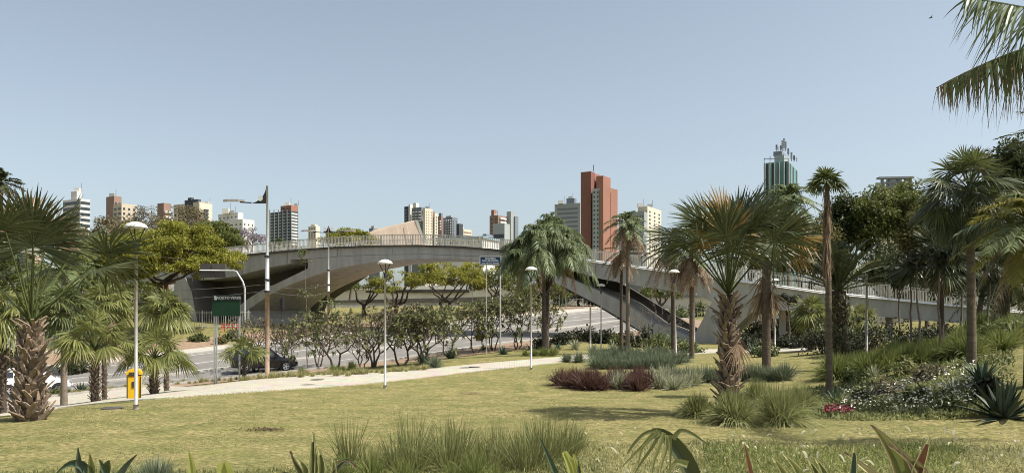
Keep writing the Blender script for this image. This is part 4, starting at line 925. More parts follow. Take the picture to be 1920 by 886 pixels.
e = np.array([-.12, -.45, hgt(1366, 18.6, 552)+1.25]); u = unit(np.array([-.05, -.12, 1])); n = unit(np.array([.05, -1, -.12])); fan(q, e, u, n, 1.05, 40, 112, .10); tag(q.build('leaves', 'fan_orange', root), 'large upright leaf with orange tips')
q = MB(); q.tube([(0,0,e[2]-1.3), (-.04,-.2,e[2]-.6), e], [.03,.022,.016], 5, False); q.build('leaf_stalks', 'fan_mid', root)
palm('fan_palm', 'fan palm with smooth brown trunk right of the orange leaved palm', 1437, 31, 490, 'fan', (.17,.16), trunk=dict(m='bark', rings=0, flare=1.15), n=19, Rr=1.6, pet=1.5, el0=88, el1=34, m='fan_blue', accents=(('fan_orange',.08),), droop=.12, dead=5, seed=5, nseg=36)
root = [o for o in COL.objects if o.get('label', '').startswith('fan palm with smooth')][0]; q = MB(); st = MB(); H = hgt(1437, 31, 490)
for dx, dz, ux, uz, R_ in ((.5, 1.0, .75, .7, 1.25), (.75, .55, 1, .05, 1.1)):
    e = np.array([dx, -.5, H+dz]); u = unit(np.array([ux, -.1, uz])); n = unit(np.array([0, -1, .1])); n = unit(n-u*np.dot(n, u)); fan(q, e, u, n, R_, 34, 88, .15); st.tube([(0, 0, H-.1), e*.5+np.array([0, 0, H])*.5+(0, 0, .1), e], [.035, .025, .018], 5, False)
tag(q.build('leaves', 'fan_orange', root), 'leaves with dry tan and orange tips'); st.build('leaf_stalks', 'fan_mid', root)
palm('fan_palm', 'low bushy fan palm with a dark trunk left of the yellow bin', 178, 25.8, 655, 'fan', (.12,.12), trunk=B_, n=28, Rr=.76, pet=.85, el0=85, el1=4, m='fan_yellow', accents=(('dead',.05),), droop=.32, seed=7, nseg=30)
palm('fan_palm', 'low bushy fan palm with a short dark trunk right of the yellow bin', 289, 27.5, 672, 'fan', (.12,.13), trunk=B_, n=26, Rr=.74, pet=.75, el0=85, el1=2, m='fan_yellow', droop=.32, seed=8, nseg=30)
palm('fan_palm', 'yellow green fan palm crown behind and above the bin side palm', 312, 36, 586, 'fan', (.10,.10), trunk=B_, n=34, Rr=.74, pet=.7, el0=85, el1=-25, m='fan_yellow', droop=.4, seed=9, nseg=22)
palm('fan_palm', 'fan palm behind the low bushy palm with its crown touching the lime tree', 196, 35, 575, 'fan', (.10,.10), trunk=B_, n=34, Rr=.8, pet=.75, el0=85, el1=-30, m='fan_yellow', droop=.4, seed=10, nseg=22)
palm('fan_palm', 'dense fan palm right behind the big left palm trunk', 120, 33, 585, 'fan', (.13,.12), trunk=dict(m='bark_pale'), n=32, Rr=.85, pet=.8, el0=85, el1=-30, m='fan_mid', droop=.4, seed=11, nseg=22)
palm('fan_palm', 'yellow green fan palm at the left picture edge beside the white fence', 6, 27, 590, 'fan', (.10,.10), trunk=B_, n=30, Rr=.75, pet=.7, el0=80, el1=-30, m='fan_yellow', droop=.4, seed=13, nseg=22)
palm('palm_tree', 'pale trunked feather palm half hidden by the big left palm', 119, 39, 505, 'feather', (.13,.10), trunk=dict(m='bark_pale', rings=6), n=24, L=2.2, leaflet=.5, seed=14, m='feather', width=.07)
palm('palm_tree', 'far feather palm whose fronds show in the upper left corner above the rooftops', 2, 66, 342, 'feather', (.2,.15), n=22, L=1.9, leaflet=.6, seed=15, m='feather_dark', width=.1)
palm('fan_palm', 'small young fan palm in front of the black car', 458, 41, 672, 'fan', (.10,.09), trunk=dict(m='bark_dark'), n=13, Rr=.8, pet=.8, el0=88, el1=15, m='fan_yellow', droop=.2, seed=16, nseg=24)
# drooping queen palm clump
a = at(1022, 44); root = thing('palm_tree', a, 'big drooping feather palm with brown hanging dead fronds in front of the bridge', 'palm tree'); tops = []
for k, (dx, dy, yt, sc) in enumerate([(-.15,0,448,.95), (.35,.5,428,.85), (-.95,.3,466,.8), (1.1,.2,458,.85)]):
    H = hgt(1022, 44, yt); q = MB(); q.tube([(dx*.2,dy*.5,-.3),(dx*.4,dy*.7,H*.55),(dx,dy,H)] if k < 2 else [(-.05,.1,H*.5),(dx*.5,dy*.7,H*.75),(dx,dy,H)], [.14,.11,.08] if k < 2 else [.07,.07,.06], 8); q.build('trunk', 'bark_dark', root, smooth=True); tops.append((dx, dy, H, sc))
q = MB(); st = MB(); dq = MB()
for k, (dx, dy, H, sc) in enumerate(tops):
    for i in range(54):
        frond(q, st, np.array([dx,dy,H]), azel(i*2.4+k+rng.normal()*.3, R(96-i*1.9+rng.normal()*14)), 2.15*sc*rng.uniform(.6,1.15), .66, 58, rng.uniform(.45,1.0), .6, rng.uniform(.6,1.3), .045)
    for i in range(3): frond(dq, dq, np.array([dx,dy,H-.1]), azel(i*2.4+k*.8+2.2, R(rng.uniform(-75,-60))), 2.5*sc, .30, 26, .3, 0, .9, .05)
q.build('crown', 'feather', root); st.build('leaf_stalks', 'feather', root); dq.build('dead_fronds', 'dead', root)
palm('palm_tree', 'slim tall feather palm with a shaggy brown skirt beside the red tower', 1177, 50, 418, 'feather', (.13,.11), trunk=dict(m='bark_pale', rings=5), n=34, L=1.75, leaflet=.42, el0=88, el1=-35, sag=.6, hang=.55, dead=22, seed=17, width=.05, nl=26)
palm('palm_tree', 'slim dark trunked palm standing against the slim tall shaggy palm', 1165, 52, 470, 'feather', (.12,.10), trunk=dict(m='bark_dark'), n=8, L=1.5, leaflet=.4, el0=40, el1=-60, dead=14, seed=18, m='feather_dark')
palm('palm_tree', 'dark feather palm behind the left side of the orange leaved palm', 1262, 48, 462, 'feather', (.14,.12), trunk=dict(m='bark_dark'), n=26, L=2.2, leaflet=.5, el0=80, el1=-30, dead=14, seed=19, m='feather_dark', width=.06)
palm('palm_tree', 'brown skirted palm with hanging dead fronds left of the orange leaved palm', 1297, 42, 478, 'feather', (.13,.12), trunk=dict(m='bark'), n=16, L=1.5, leaflet=.4, el0=70, el1=-20, dead=34, seed=20, m='feather')
palm('fan_palm', 'slender tall palm with a small tuft crown and ringed trunk right of the bridge lamp', 1555, 23.5, 347, 'fan', (.10,.068), (-.012,0), trunk=dict(m='palm_ring', rings=13, flare=1.2), n=20, Rr=.46, pet=.26, el0=88, el1=10, m='fan_mid', droop=.25, dead=0, seed=21, nseg=18)
r_, tp = None, None
# its long thin skirt of dead leaves
root = [o for o in COL.objects if o.get('label', '').startswith('slender tall palm')][0]; H = hgt(1555, 23.5, 347); q = MB(); k = 260
zz = rng.uniform(H-2.5, H-.15, k)**1.0; aa = rng.uniform(0, 6.28, k); P = np.stack([.07*np.cos(aa)-.012*H, .07*np.sin(aa), zz], -1)
D = unit(np.stack([np.cos(aa)*.35, np.sin(aa)*.35, np.full(k, -1.)], -1)*[.45,.45,1]+rng.normal(0, .09, (k, 3))); q.blades(P, D, side_of(D+.01), rng.uniform(.2, .6, k), .028, .1, 3); q.build('dead_fronds', 'dead', root)
rt, tp = palm('palm_tree', 'stout dark date palm with ivy on its trunk behind the slender palm', 1571, 32, 545, 'feather', (.34,.30), trunk=dict(m='bark_dark', boots=60, boot_len=.3), n=40, L=3.2, leaflet=.40, el0=88, el1=22, sag=.38, hang=.2, seed=22, m='feather_dark', nl=40, width=.045, gold=.05)
q = MB(); k = 900; aa = rng.uniform(0, 6.28, k); zz = rng.uniform(.3, 3.0, k); P = np.stack([.42*np.cos(aa), .42*np.sin(aa), zz], -1); D = unit(np.stack([np.cos(aa), np.sin(aa), -.5+0*aa], -1)+rng.normal(0,.4,(k,3))); q.blades(P, D, side_of(D), .12, .09, .2, 2); q.build('ivy', 'shrub', rt)
palm('fan_palm', 'small fan palm growing in front of the bridge left of the slender palm', 1521, 44, 588, 'fan', (.2,.18), trunk=B_, n=30, Rr=.85, pet=.6, el0=85, el1=-40, m='fan_yellow', dead=6, droop=.2, seed=23, nseg=24)
palm('fan_palm', 'small yellowing fan palm just right of the stout date palm', 1610, 38, 602, 'fan', (.16,.15), trunk=B_, n=26, Rr=.8, pet=.55, el0=85, el1=-60, m='fan_yellow', dead=8, droop=.3, seed=24, nseg=24)
palm('fan_palm', 'tall fan palm with layered round leaves on the right grassy hill', 1822, 23, 356, 'fan', (.125,.10), (-.012,0), trunk=dict(m='palm_ring', rings=10), n=58, Rr=.74, pet=.85, el0=86, el1=-62, m='fan_blue', accents=(('fan_mid',.25),('dead',.06)), droop=.22, dead=6, seed=25, nseg=34)
palm('fan_palm', 'dark low fan palm with wide shaded leaves left of the tall hill palm', 1765, 30, 490, 'fan', (.10,.09), trunk=dict(m='bark_dark'), n=30, Rr=.95, pet=.9, el0=80, el1=-12, m='fan_blue', dead=5, seed=26, nseg=30)
palm('palm_tree', 'yellow green feather palm at the right picture edge', 1932, 19, 415, 'feather', (.14,.12), trunk=dict(m='bark_dark'), n=34, L=1.65, leaflet=.5, el0=84, el1=-45, sag=.55, hang=.5, seed=27, m='feather', gold=.5, dead=6, nl=30, width=.045)
palm('palm_tree', 'dark trunked feather palm in the shade of the right grove', 1884, 34, 505, 'feather', (.2,.17), trunk=dict(m='bark_dark'), n=34, L=2.6, leaflet=.55, el0=80, el1=-40, sag=.5, hang=.4, seed=28, m='feather_dark', nl=30, width=.06)
palm('palm_tree', 'far olive feather palm behind the big fan palm crown and below the teal tower', 1478, 66, 372, 'feather', (.2,.16), n=34, L=3.0, leaflet=.7, el0=84, el1=-35, sag=.6, hang=.5, seed=29, m='feather', nl=30, width=.09)
palm('palm_tree', 'small banana like palm seen over the railing before the dark grid tower', 524, 108, 464, 'feather', (.12,.1), n=12, L=2.2, leaflet=.6, el0=80, el1=10, seed=30, m='feather', width=.2, nl=16)
# off frame palms whose fronds reach into the picture
a = at(2110, 13); root = thing('palm_tree', a, 'palm outside the right edge with two large fronds reaching into the upper right corner', 'palm tree'); H = hgt(2110, 13, 66)
q = MB(); q.tube([(0,0,-.3),(0,0,H)], [.2,.17], 12); q.build('trunk', 'palm_ring', root, smooth=True)
for k, (dr, L, lf, sg, hg, mm, lb) in enumerate([((-1,-.05,.02), 3.05, .62, .30, .95, 'fan_mid', 'ragged half dry frond'), ((-1,.0,.34), 2.75, 1.0, .10, .45, 'feather', 'broad green frond'), ((-1,.06,.03), 3.0, .5, .30, 1.2, 'dead', None),
        ((.7,.2,.6), 3.2, .8, .3, .4, 'feather', None), ((.6,-.6,.3), 3.2, .8, .4, .4, 'feather', None), ((.1,.8,.6), 3.2, .8, .4, .4, 'feather', None), ((.9,.4,-.1), 3.0, .8, .4, .4, 'feather', None)]):
    q = MB(); frond(q, q, np.array([0,0,H]), unit(np.array(dr)), L, lf, 62 if k < 3 else 40, sg, (-.9, -1.5, -1.3)[k] if k < 3 else .1, hg, .045, .12, seg=4); tag(q.build('frond', mm, root), lb)
palm('palm_tree', 'feather palm outside the right edge with two thin frond tips against the sky', 2012, 26, 262, 'feather', (.18,.15), n=30, L=2.6, leaflet=.34, el0=75, el1=-10, sag=.4, hang=.35, seed=31, m='feather_dark', nl=44, width=.04)

def tr(label, px, d, ytop, rxp, rzp, **k):
    """tree whose crown centre is rzp px below ytop, rxp/rzp half sizes in px"""
    a = at(px, d); s_ = d/F; rx, rz = rxp*s_, rzp*s_; cz = hgt(px, d, ytop)-rz; return tree('tree', label, a, cz+rz, (rx, rx*.8, rz), cz, **k)
# left background
tr('wide lime green umbrella tree in front of the left end of the bridge', 322, 82, 420, 120, 56, m='tree_lime', ncl=190, nleaf=190, lsize=.30, clr=1.05, flat=.32, seed=1, trunk_r=.28, fork=.45, bark='bark_dark', hole=.1, stems=2)
tr('lime green tree behind the big left palm crown', 215, 78, 440, 84, 56, m='tree_lime', ncl=130, nleaf=170, lsize=.30, clr=.95, flat=.35, seed=2, bark='bark_dark', hole=.1)
tr('mid green tree peeking above the lime umbrella tree on its right', 400, 104, 416, 56, 30, m='tree_mid', ncl=60, nleaf=150, lsize=.36, clr=1.0, flat=.4, seed=3)
tr('bare brownish tree crown below the brown rooftop on the left', 352, 118, 388, 50, 26, m='tree_bare', ncl=60, nleaf=60, lsize=.28, clr=1.0, seed=4)
tr('thin brown winter tree between the palm crown and the navy tower', 275, 112, 390, 40, 28, m='tree_bare', ncl=55, nleaf=55, lsize=.28, clr=1.0, seed=5)
tr('lilac flowering tree behind the left bridge railing', 458, 122, 430, 40, 20, m='lilac', ncl=44, nleaf=80, lsize=.28, clr=.8, seed=6, bark='bark_dark')
tr('small olive tree right of the lilac flowering tree', 412, 112, 430, 30, 18, m='tree_olive', ncl=30, nleaf=90, lsize=.3, clr=.8, seed=7)
tr('lime green treetop behind the railing left of the concrete wedge', 655, 122, 431, 56, 16, m='tree_lime', ncl=56, nleaf=130, lsize=.34, clr=.9, flat=.4, seed=8)
tr('dark green tree at the left edge behind the big palm', 30, 62, 470, 80, 62, m='tree_mid', ncl=80, nleaf=130, lsize=.26, clr=.9, flat=.6, seed=9, hole=.15)
tr('dark leafy tree low behind the low bushy palm', 155, 60, 505, 70, 45, m='tree_mid', ncl=60, nleaf=140, lsize=.24, clr=.8, flat=.6, seed=10, hole=.15)
tr('shaded green tree beside the pale pylon of the bridge', 262, 76, 528, 40, 34, m='tree_mid', ncl=40, nleaf=120, lsize=.24, clr=.8, flat=.6, seed=11)
tr('hazy brown green treetops low behind the big left palm crown', 110, 128, 418, 70, 40, m='tree_olive', ncl=80, nleaf=90, lsize=.36, clr=1.1, seed=14)
tr('olive treetops between the left palm crown and the nearest park lamp', 215, 124, 408, 50, 40, m='tree_bare', ncl=80, nleaf=110, lsize=.34, clr=1.1, seed=15)
tr('low green tree left of the far corner palm', -20, 90, 430, 60, 60, m='tree_mid', ncl=60, nleaf=110, lsize=.32, clr=1.1, seed=16)
# through the arch
tr('dark forked tree leftmost of the trees seen through the arch', 684, 106, 520, 52, 16, m='tree_mid', ncl=26, nleaf=80, lsize=.28, clr=.6, flat=.4, seed=21, bark='bark_dark', fork=.25, trunk_r=.3, nlimb=5)
tr('airy tree with crooked dark limbs second from the left under the arch', 745, 104, 508, 56, 22, m='tree_lime', ncl=34, nleaf=80, lsize=.28, clr=.7, flat=.35, seed=22, bark='bark_dark', fork=.2, trunk_r=.3, nlimb=6)
tr('broad yellow green tree in the middle of the arch opening', 842, 100, 488, 84, 30, m='tree_lime', ncl=84, nleaf=130, lsize=.28, clr=.8, flat=.4, seed=23, bark='bark_dark', fork=.25, trunk_r=.22, nlimb=8, stems=3, hole=.1)
tr('darker green tree behind the blue name sign', 934, 104, 496, 56, 28, m='tree_mid', ncl=60, nleaf=120, lsize=.28, clr=.8, flat=.5, seed=24, bark='bark_dark', fork=.3, stems=2, hole=.1)
tr('green tree behind the drooping palm under the arch', 1010, 108, 520, 50, 26, m='tree_mid', ncl=50, nleaf=120, lsize=.28, clr=.8, flat=.5, seed=25, bark='bark_dark')
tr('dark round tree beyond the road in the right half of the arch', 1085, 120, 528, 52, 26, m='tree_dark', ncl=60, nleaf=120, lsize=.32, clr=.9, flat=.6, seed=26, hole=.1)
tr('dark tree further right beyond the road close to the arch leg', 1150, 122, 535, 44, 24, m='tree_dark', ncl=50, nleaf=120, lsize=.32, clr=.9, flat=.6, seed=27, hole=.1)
tr('light green tree seen between the arch leg and the deck', 1242, 96, 527, 44, 18, m='tree_mid', ncl=50, nleaf=120, lsize=.24, clr=.7, flat=.5, seed=28)
# right background
tr('dense mid green tree topmost at the right below the unfinished rooftop', 1672, 74, 350, 76, 62, m='tree_mid', ncl=130, nleaf=150, lsize=.32, clr=1.0, flat=.7, seed=31, hole=.15)
tr('dark green round tree left of the dense mid green tree', 1588, 76, 372, 52, 62, m='tree_dark', ncl=90, nleaf=150, lsize=.32, clr=.95, flat=.7, seed=32, hole=.15)
tr('olive tree behind the stout date palm', 1512, 74, 412, 60, 60, m='tree_olive', ncl=80, nleaf=140, lsize=.30, clr=.95, flat=.7, seed=33, hole=.15)
tr('yellowish green tree right of the dense mid green tree', 1738, 70, 388, 46, 60, m='tree_olive', ncl=80, nleaf=140, lsize=.30, clr=.9, flat=.7, seed=34, hole=.15)
tr('tall dark tree at the right edge above the yellow green palm', 1915, 58, 268, 70, 95, m='tree_dark', ncl=130, nleaf=140, lsize=.30, clr=.9, flat=.7, seed=35, hole=.15)
tr('dark shade tree behind the tall hill palm', 1835, 50, 420, 74, 78, m='tree_dark', ncl=130, nleaf=140, lsize=.26, clr=.8, flat=.7, seed=36, hole=.15)
tr('dark shade tree at the far right behind the grassy hill', 1935, 44, 440, 76, 80, m='tree_dark', ncl=120, nleaf=140, lsize=.24, clr=.75, flat=.7, seed=37, hole=.15)
tr('dark leafy tree right of the stout date palm in front of the bridge', 1668, 66, 470, 60, 40, m='tree_dark', ncl=70, nleaf=120, lsize=.24, clr=.7, flat=.7, seed=38, hole=.15)
tr('shaded tree beyond the columns at the right end of the bridge', 1560, 92, 540, 70, 34, m='tree_dark', ncl=70, nleaf=100, lsize=.30, clr=.9, flat=.6, seed=39, stems=2)
tr('dark tree beyond the bridge ramp far right', 1750, 88, 520, 80, 45, m='tree_dark', ncl=80, nleaf=100, lsize=.30, clr=.9, flat=.6, seed=40)
tr('olive tree behind the railing above the leaning pier', 1400, 92, 440, 46, 40, m='tree_olive', ncl=60, nleaf=110, lsize=.30, clr=.9, flat=.6, seed=41)

# row of little gnarled trees beside the road
GN = [(478,697,588,1.05,'plum_bronze','gnarled tree with bare pale twigs in front of the black car bonnet'),(540,693,600,.9,'plum_bronze','sparse gnarled shrub like tree just right of the black car'),
      (627,694,562,1.15,'plum_leaf','dense gnarled tree with a dark forked trunk left of the middle park lamp'),(598,690,590,.9,'plum_bronze','thin crooked tree leaning beside the dense gnarled tree'),
      (700,688,572,1.1,'plum_bronze','gnarled tree with crooked stems just left of the middle park lamp'),(752,685,568,1.1,'plum_bronze','bronze leaved gnarled tree just right of the middle park lamp'),
      (790,683,572,1.1,'plum_leaf','many stemmed gnarled tree third to the right of the middle park lamp'),(842,668,566,1.0,'plum_leaf','gnarled tree behind the dark spiky clump'),
      (893,662,560,1.0,'plum_leaf','green leafy gnarled tree below the blue name sign'),(925,658,556,1.1,'plum_leaf','dense dark gnarled tree right of the blue name sign post'),
      (968,655,548,1.15,'plum_leaf','full leafy gnarled tree left of the third park lamp'),(1008,652,560,1.1,'plum_leaf','bushy gnarled tree with a pale sunlit side below the drooping palm')]
for k, (px, py, yt, sp, m_, lb) in enumerate(GN):
    p = ground(px, py, 20); H = (py-yt)/F*p[1]; gnarled('gnarled_tree', lb, p, H, sp, m_, 100+k, 5, 11 if m_ == 'plum_leaf' else 7, .24 if m_ == 'plum_leaf' else .20, bark='bark_dark' if m_ == 'plum_leaf' else 'bark', r=.07)
p = ground(1213, 660, 20); gnarled('gnarled_tree', 'small leafless pale tree in front of the arch foot', p, (660-560)/F*p[1], .8, 'tree_bare', 131, 5, 0+1, .12, group=None, bark='bark_pale', r=.045)
p = ground(680, 692, 20); gnarled('gnarled_tree', 'low sparse little tree between the dense gnarled tree and the lamp', p, (692-620)/F*p[1], 1.0, 'plum_leaf', 132, 4, 5, .2, group=None, r=.04)
p = ground(575, 694, 20); sapling('sapling', 'tall thin sapling with sparse leaf tiers in front of the left arch', p, (694-474)/F*p[1], [(1.0,.7),(.98,.6),(.92,.5),(.62,1.1),(.66,.8)], seed=3, r=.04)
p = ground(886, 662, 20); sapling('sapling', 'tall leafless pale sapling with a forked top before the arch crown', p, (662-466)/F*p[1], [(.86,.9),(.9,.8)], seed=5, r=.035, leafn=0)
p = ground(905, 660, 20); shrub('shrub', 'bright yellow green young shrub in the middle of the gnarled trees', p+(0,0,.9), .6, .6, 1.9, 'tree_lime', 500, .2, 5)
# thin trees of the right grove
for k, (px, d, yt, lb) in enumerate([(1690,33,520,'leftmost thin trunk of the slender trees in the shaded right grove'),(1709,31,500,'second thin trunk of the slender trees in the shaded right grove'),(1724,29,485,'third leaning thin trunk of the slender trees in the right grove'),
        (1764,27,480,'thin trunk of the slender trees close left of the tall hill palm'),(1798,30,500,'slanting thin trunk between the slender trees and the tall hill palm'),(1852,31,520,'thin pale trunk just right of the tall hill palm'),(1480,52,560,'thin staked young tree right of the fan palm trunk')]):
    p = at(px, d); sapling('slender_tree', lb, p, hgt(px, d, yt), [(1,.8),(.95,.9),(.88,.8)], seed=40+k, r=.05, leafn=60, m='shrub_dark', bark='bark_pale', group='slender trees of the right grove')

# shrubs and spiky plants along the back of the lawn
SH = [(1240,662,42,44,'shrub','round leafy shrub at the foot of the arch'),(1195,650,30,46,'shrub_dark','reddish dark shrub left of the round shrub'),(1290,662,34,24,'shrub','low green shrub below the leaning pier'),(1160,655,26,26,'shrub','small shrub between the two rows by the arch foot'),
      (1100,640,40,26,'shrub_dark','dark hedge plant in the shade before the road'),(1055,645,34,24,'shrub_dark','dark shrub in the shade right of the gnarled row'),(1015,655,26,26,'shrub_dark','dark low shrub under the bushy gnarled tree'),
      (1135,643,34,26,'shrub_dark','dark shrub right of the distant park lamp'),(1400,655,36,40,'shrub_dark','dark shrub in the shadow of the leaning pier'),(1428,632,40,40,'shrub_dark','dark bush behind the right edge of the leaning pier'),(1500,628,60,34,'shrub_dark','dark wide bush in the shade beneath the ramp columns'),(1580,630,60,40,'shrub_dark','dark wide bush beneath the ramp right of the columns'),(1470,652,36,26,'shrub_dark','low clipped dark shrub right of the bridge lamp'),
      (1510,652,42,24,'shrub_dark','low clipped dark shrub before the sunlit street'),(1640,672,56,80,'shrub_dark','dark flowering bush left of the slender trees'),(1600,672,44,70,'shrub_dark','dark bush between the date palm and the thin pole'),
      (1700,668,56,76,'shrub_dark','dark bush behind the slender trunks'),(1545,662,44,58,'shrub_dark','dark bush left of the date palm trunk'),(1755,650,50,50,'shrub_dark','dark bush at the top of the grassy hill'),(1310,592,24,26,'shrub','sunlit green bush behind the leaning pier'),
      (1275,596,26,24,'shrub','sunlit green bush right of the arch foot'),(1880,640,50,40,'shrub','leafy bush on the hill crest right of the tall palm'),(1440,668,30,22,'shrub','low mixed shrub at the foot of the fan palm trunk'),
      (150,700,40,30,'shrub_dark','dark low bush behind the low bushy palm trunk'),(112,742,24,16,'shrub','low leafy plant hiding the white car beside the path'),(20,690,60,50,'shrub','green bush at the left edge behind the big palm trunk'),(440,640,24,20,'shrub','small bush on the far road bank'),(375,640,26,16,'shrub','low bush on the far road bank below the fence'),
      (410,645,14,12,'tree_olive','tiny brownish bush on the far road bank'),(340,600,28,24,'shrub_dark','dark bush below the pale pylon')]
for k, (px, py, rx, h, m_, lb) in enumerate(SH):
    p = ground(px, py, 12); s_ = p[1]/F; shrub('shrub', lb, p, rx*s_, rx*s_*.7, h*s_*1.1, m_, 1100 if rx > 30 else 700, max(.14, 6.0*s_), 200+k)
RS = [(1078,655,60,1.3,.09,82,5,.25,'stripe','pale spiky plant behind the grass bed left end'),(1045,655,50,1.0,.07,80,5,.3,'agave','green spiky plant beside the pale spiky plant'),(1112,655,40,.9,.10,80,10,.3,'stripe','pale striped plant before the distant park lamp'),
      (1150,662,54,1.2,.08,84,10,.25,'stripe','tall pale striped spiky plant before the arch leg'),(1412,664,50,1.1,.07,84,10,.3,'agave','bright spiky clump behind the orange leaved palm trunk'),(1195,648,7,1.7,.10,78,40,.1,'stripe','stiff white edged leaves standing by the arch foot'),
      (845,672,120,1.25,.07,86,12,.3,'agave_dark','dense dark spiky clump beyond the path'),(944,664,70,.95,.10,84,5,.3,'agave','grey green spiky rosette beyond the path right of the dark clump'),(908,656,60,.8,.06,86,15,.3,'shrub','small green clump left of the grey green rosette'),
      (152,735,16,.75,.12,86,35,.1,'agave_dark','dark pointed leaves at the path edge left of the low palm'),(20,735,50,1.3,.06,80,5,.4,'agave','spiky green plant at the left edge behind the palm trunk'),
      (1880,782,26,1.02,.15,88,10,.08,'agave_dark','large blue green agave at the right end of the flower bed'),(1905,640,50,1.2,.07,85,15,.35,'fan_yellow','yellow green strap leaved plant on the hill at the right edge'),(1880,650,50,1.0,.07,85,15,.35,'grass_deep','green strap leaved plant on the hill beside the yellow one'),
      (1790,735,50,.75,.06,85,10,.4,'stripe','pale striped plant in the middle of the flower bed'),(1640,705,44,.7,.05,85,10,.4,'stripe','pale striped plant at the back of the flower bed'),(1690,775,40,.55,.05,82,10,.5,'stripe','small striped plant at the front of the flower bed'),
      (1568,752,26,.6,.05,85,10,.3,'agave','small green pointed plant at the foot of the slender palm'),(1840,720,50,1.0,.08,84,20,.3,'agave','leafy green upright plant left of the large agave')]
for k, (px, py, n, L, wd, e0, e1, dr, m_, lb) in enumerate(RS):
    p = ground(px, py, 12); rosette_plant('agave' if 'agave' in m_ else 'spiky_plant', lb, p, n, L, wd, e0, e1, dr, m_, 300+k, keel=(m_ == 'agave_dark' and n < 40))

for k, (px, py, rx, h, m_, lb) in enumerate([(1612,752,26,26,'shrub','round low leafy bush at the left front of the flower bed'),(1668,740,30,28,'plum_bronze','bronze leaved bush in the middle of the flower bed'),(1722,756,28,24,'shrub','light green bush in the front of the flower bed'),
        (1745,715,34,34,'plum_bronze','dry reddish bush at the back of the flower bed'),(1790,770,28,26,'shrub','low green bush beside the large agave'),(1700,700,30,26,'grass_olive','straw coloured bush at the rear edge of the flower bed'),(1600,715,26,26,'shrub','small green bush behind the slender palm'),(1850,745,30,40,'shrub_dark','dark green bush left behind the large agave')]):
    p = ground(px, py, 12); s_ = p[1]/F; shrub('shrub', lb, p, rx*s_, rx*s_, h*s_*1.2, m_, 900, .12, 260+k)

# ornamental grass clumps
ORD = 'first second third fourth fifth sixth seventh eighth ninth tenth eleventh twelfth thirteenth fourteenth fifteenth sixteenth seventeenth eighteenth nineteenth twentieth twenty-first twenty-second twenty-third twenty-fourth twenty-fifth'.split()
def clumps(name, pts, metas, label, group, seed=1, zs=(.85, 1.15)):
    r0 = np.random.default_rng(seed); pts = sorted(pts) if len(pts) < 25 else pts
    for k, (px, py) in enumerate(pts):
        me, sc = metas[k % len(metas)]; o = bpy.data.objects.new(name, me); COL.objects.link(o); p = ground(px, py, 5); o.location = p; o.rotation_euler = (0, 0, r0.uniform(0, 6.28)); s_ = sc*r0.uniform(*zs); o.scale = (s_, s_, s_*r0.uniform(.9, 1.1)); tag(o, label if len(pts) >= 25 else label+', '+ORD[k]+' from the left', 'grass clump', group, 'thing')
r0 = np.random.default_rng(5)
for (px, py, hpx, lb, m_) in [(1308,782,56,'leftmost round fountain grass clump beside the big palm trunk','grass_olive'),(1378,795,78,'round fountain grass clump in front of the big palm trunk','grass_green'),(1462,795,86,'largest round fountain grass clump right of the big palm trunk','grass_green'),(1500,770,60,'fountain grass clump behind the largest one','grass_green'),
        (1420,760,60,'fountain grass clump hidden between the largest clump and the palm','grass_green')]:
    p = ground(px, py, 10); h = hpx/F*p[1]; me = tuft_mesh(h*1.1, h*1.1, 2300, m_, px, .017, .85, .95, 6); o = bpy.data.objects.new('fountain_grass_clump', me); COL.objects.link(o); o.location = p; tag(o, lb, 'grass clump')
mg = [(tuft_mesh(1, .9, 420, 'grass_blue', 910+i, .036, .6, .35, 3), .62) for i in range(3)]
clumps('blue_grass_clump', [(x, y) for y in (668,676,684,691) for x in range(1112+int((y-668)*.3), 1262, 17)], mg, 'blue green tufted grass of the bed behind the dark red grasses', 'blue green grass bed')
clumps('blue_grass_clump', [(x, 716) for x in range(1262, 1345, 15)]+[(x, 713) for x in range(1400, 1482, 14)]+[(1062,678),(1085,679),(1270,682),(1283,679),(797,683),(815,690)], mg, 'blue green tufted grass clump standing outside the main grass bed', 'scattered blue green clumps', 2)
mr = [(tuft_mesh(1, .9, 380, 'grass_red', 920+i, .034, .6, .4, 3), .78) for i in range(3)]
clumps('red_grass_clump', [(1050,722),(1068,727),(1088,728),(1104,731),(1124,731),(1142,727),(1180,729),(1196,732),(1210,726),(1076,718),(1112,720),(1160,718),(1196,716)], mr, 'dark red grass clump before the blue green bed', 'dark red grasses', 3)
ms_ = [(tuft_mesh(1, .9, 170, 'stripe', 930+i, .05, .6, .6, 4), .68) for i in range(2)]
clumps('striped_grass_clump', [(1156,729),(1166,722),(1222,722),(1238,728),(1252,724),(1264,730),(1280,726),(1300,722),(1232,716),(1250,716),(1275,716)], ms_, 'cream striped arching grass clump beside the dark red grasses', 'cream striped grasses', 4)
mo = [(tuft_mesh(1, .9, 200, 'grass_olive', 940+i, .013, .42, .4, 5), .78) for i in range(4)]
clumps('tall_grass_clump', [(655,872),(690,884),(720,880),(768,878),(800,862),(832,868),(862,858),(880,880),(905,858),(932,862),(955,880),(975,862),(1000,858),(1020,872),(1046,862),(1070,858),(845,884),(915,888),(745,888),(1085,850),(990,885),(780,888)], mo, 'tall wispy grass clump of the bottom centre bed', 'wispy grass clumps of the front bed', 5, (.6, 1.2))
mv = [(tuft_mesh(1, .8, 260, 'grass_deep', 950+i, .022, .65, .8, 5), .5) for i in range(2)]
clumps('strap_grass_clump', [(650,905),(700,905),(850,908),(890,906),(760,910),(930,912)], mv, 'dark arching strap leaved grass along the bottom of the front bed', 'strap leaved grasses of the front bed', 6)
mf = [(tuft_mesh(1, .9, 160, 'grass_pale', 960+i, .05, .5, .4, 3), .33) for i in range(3)]
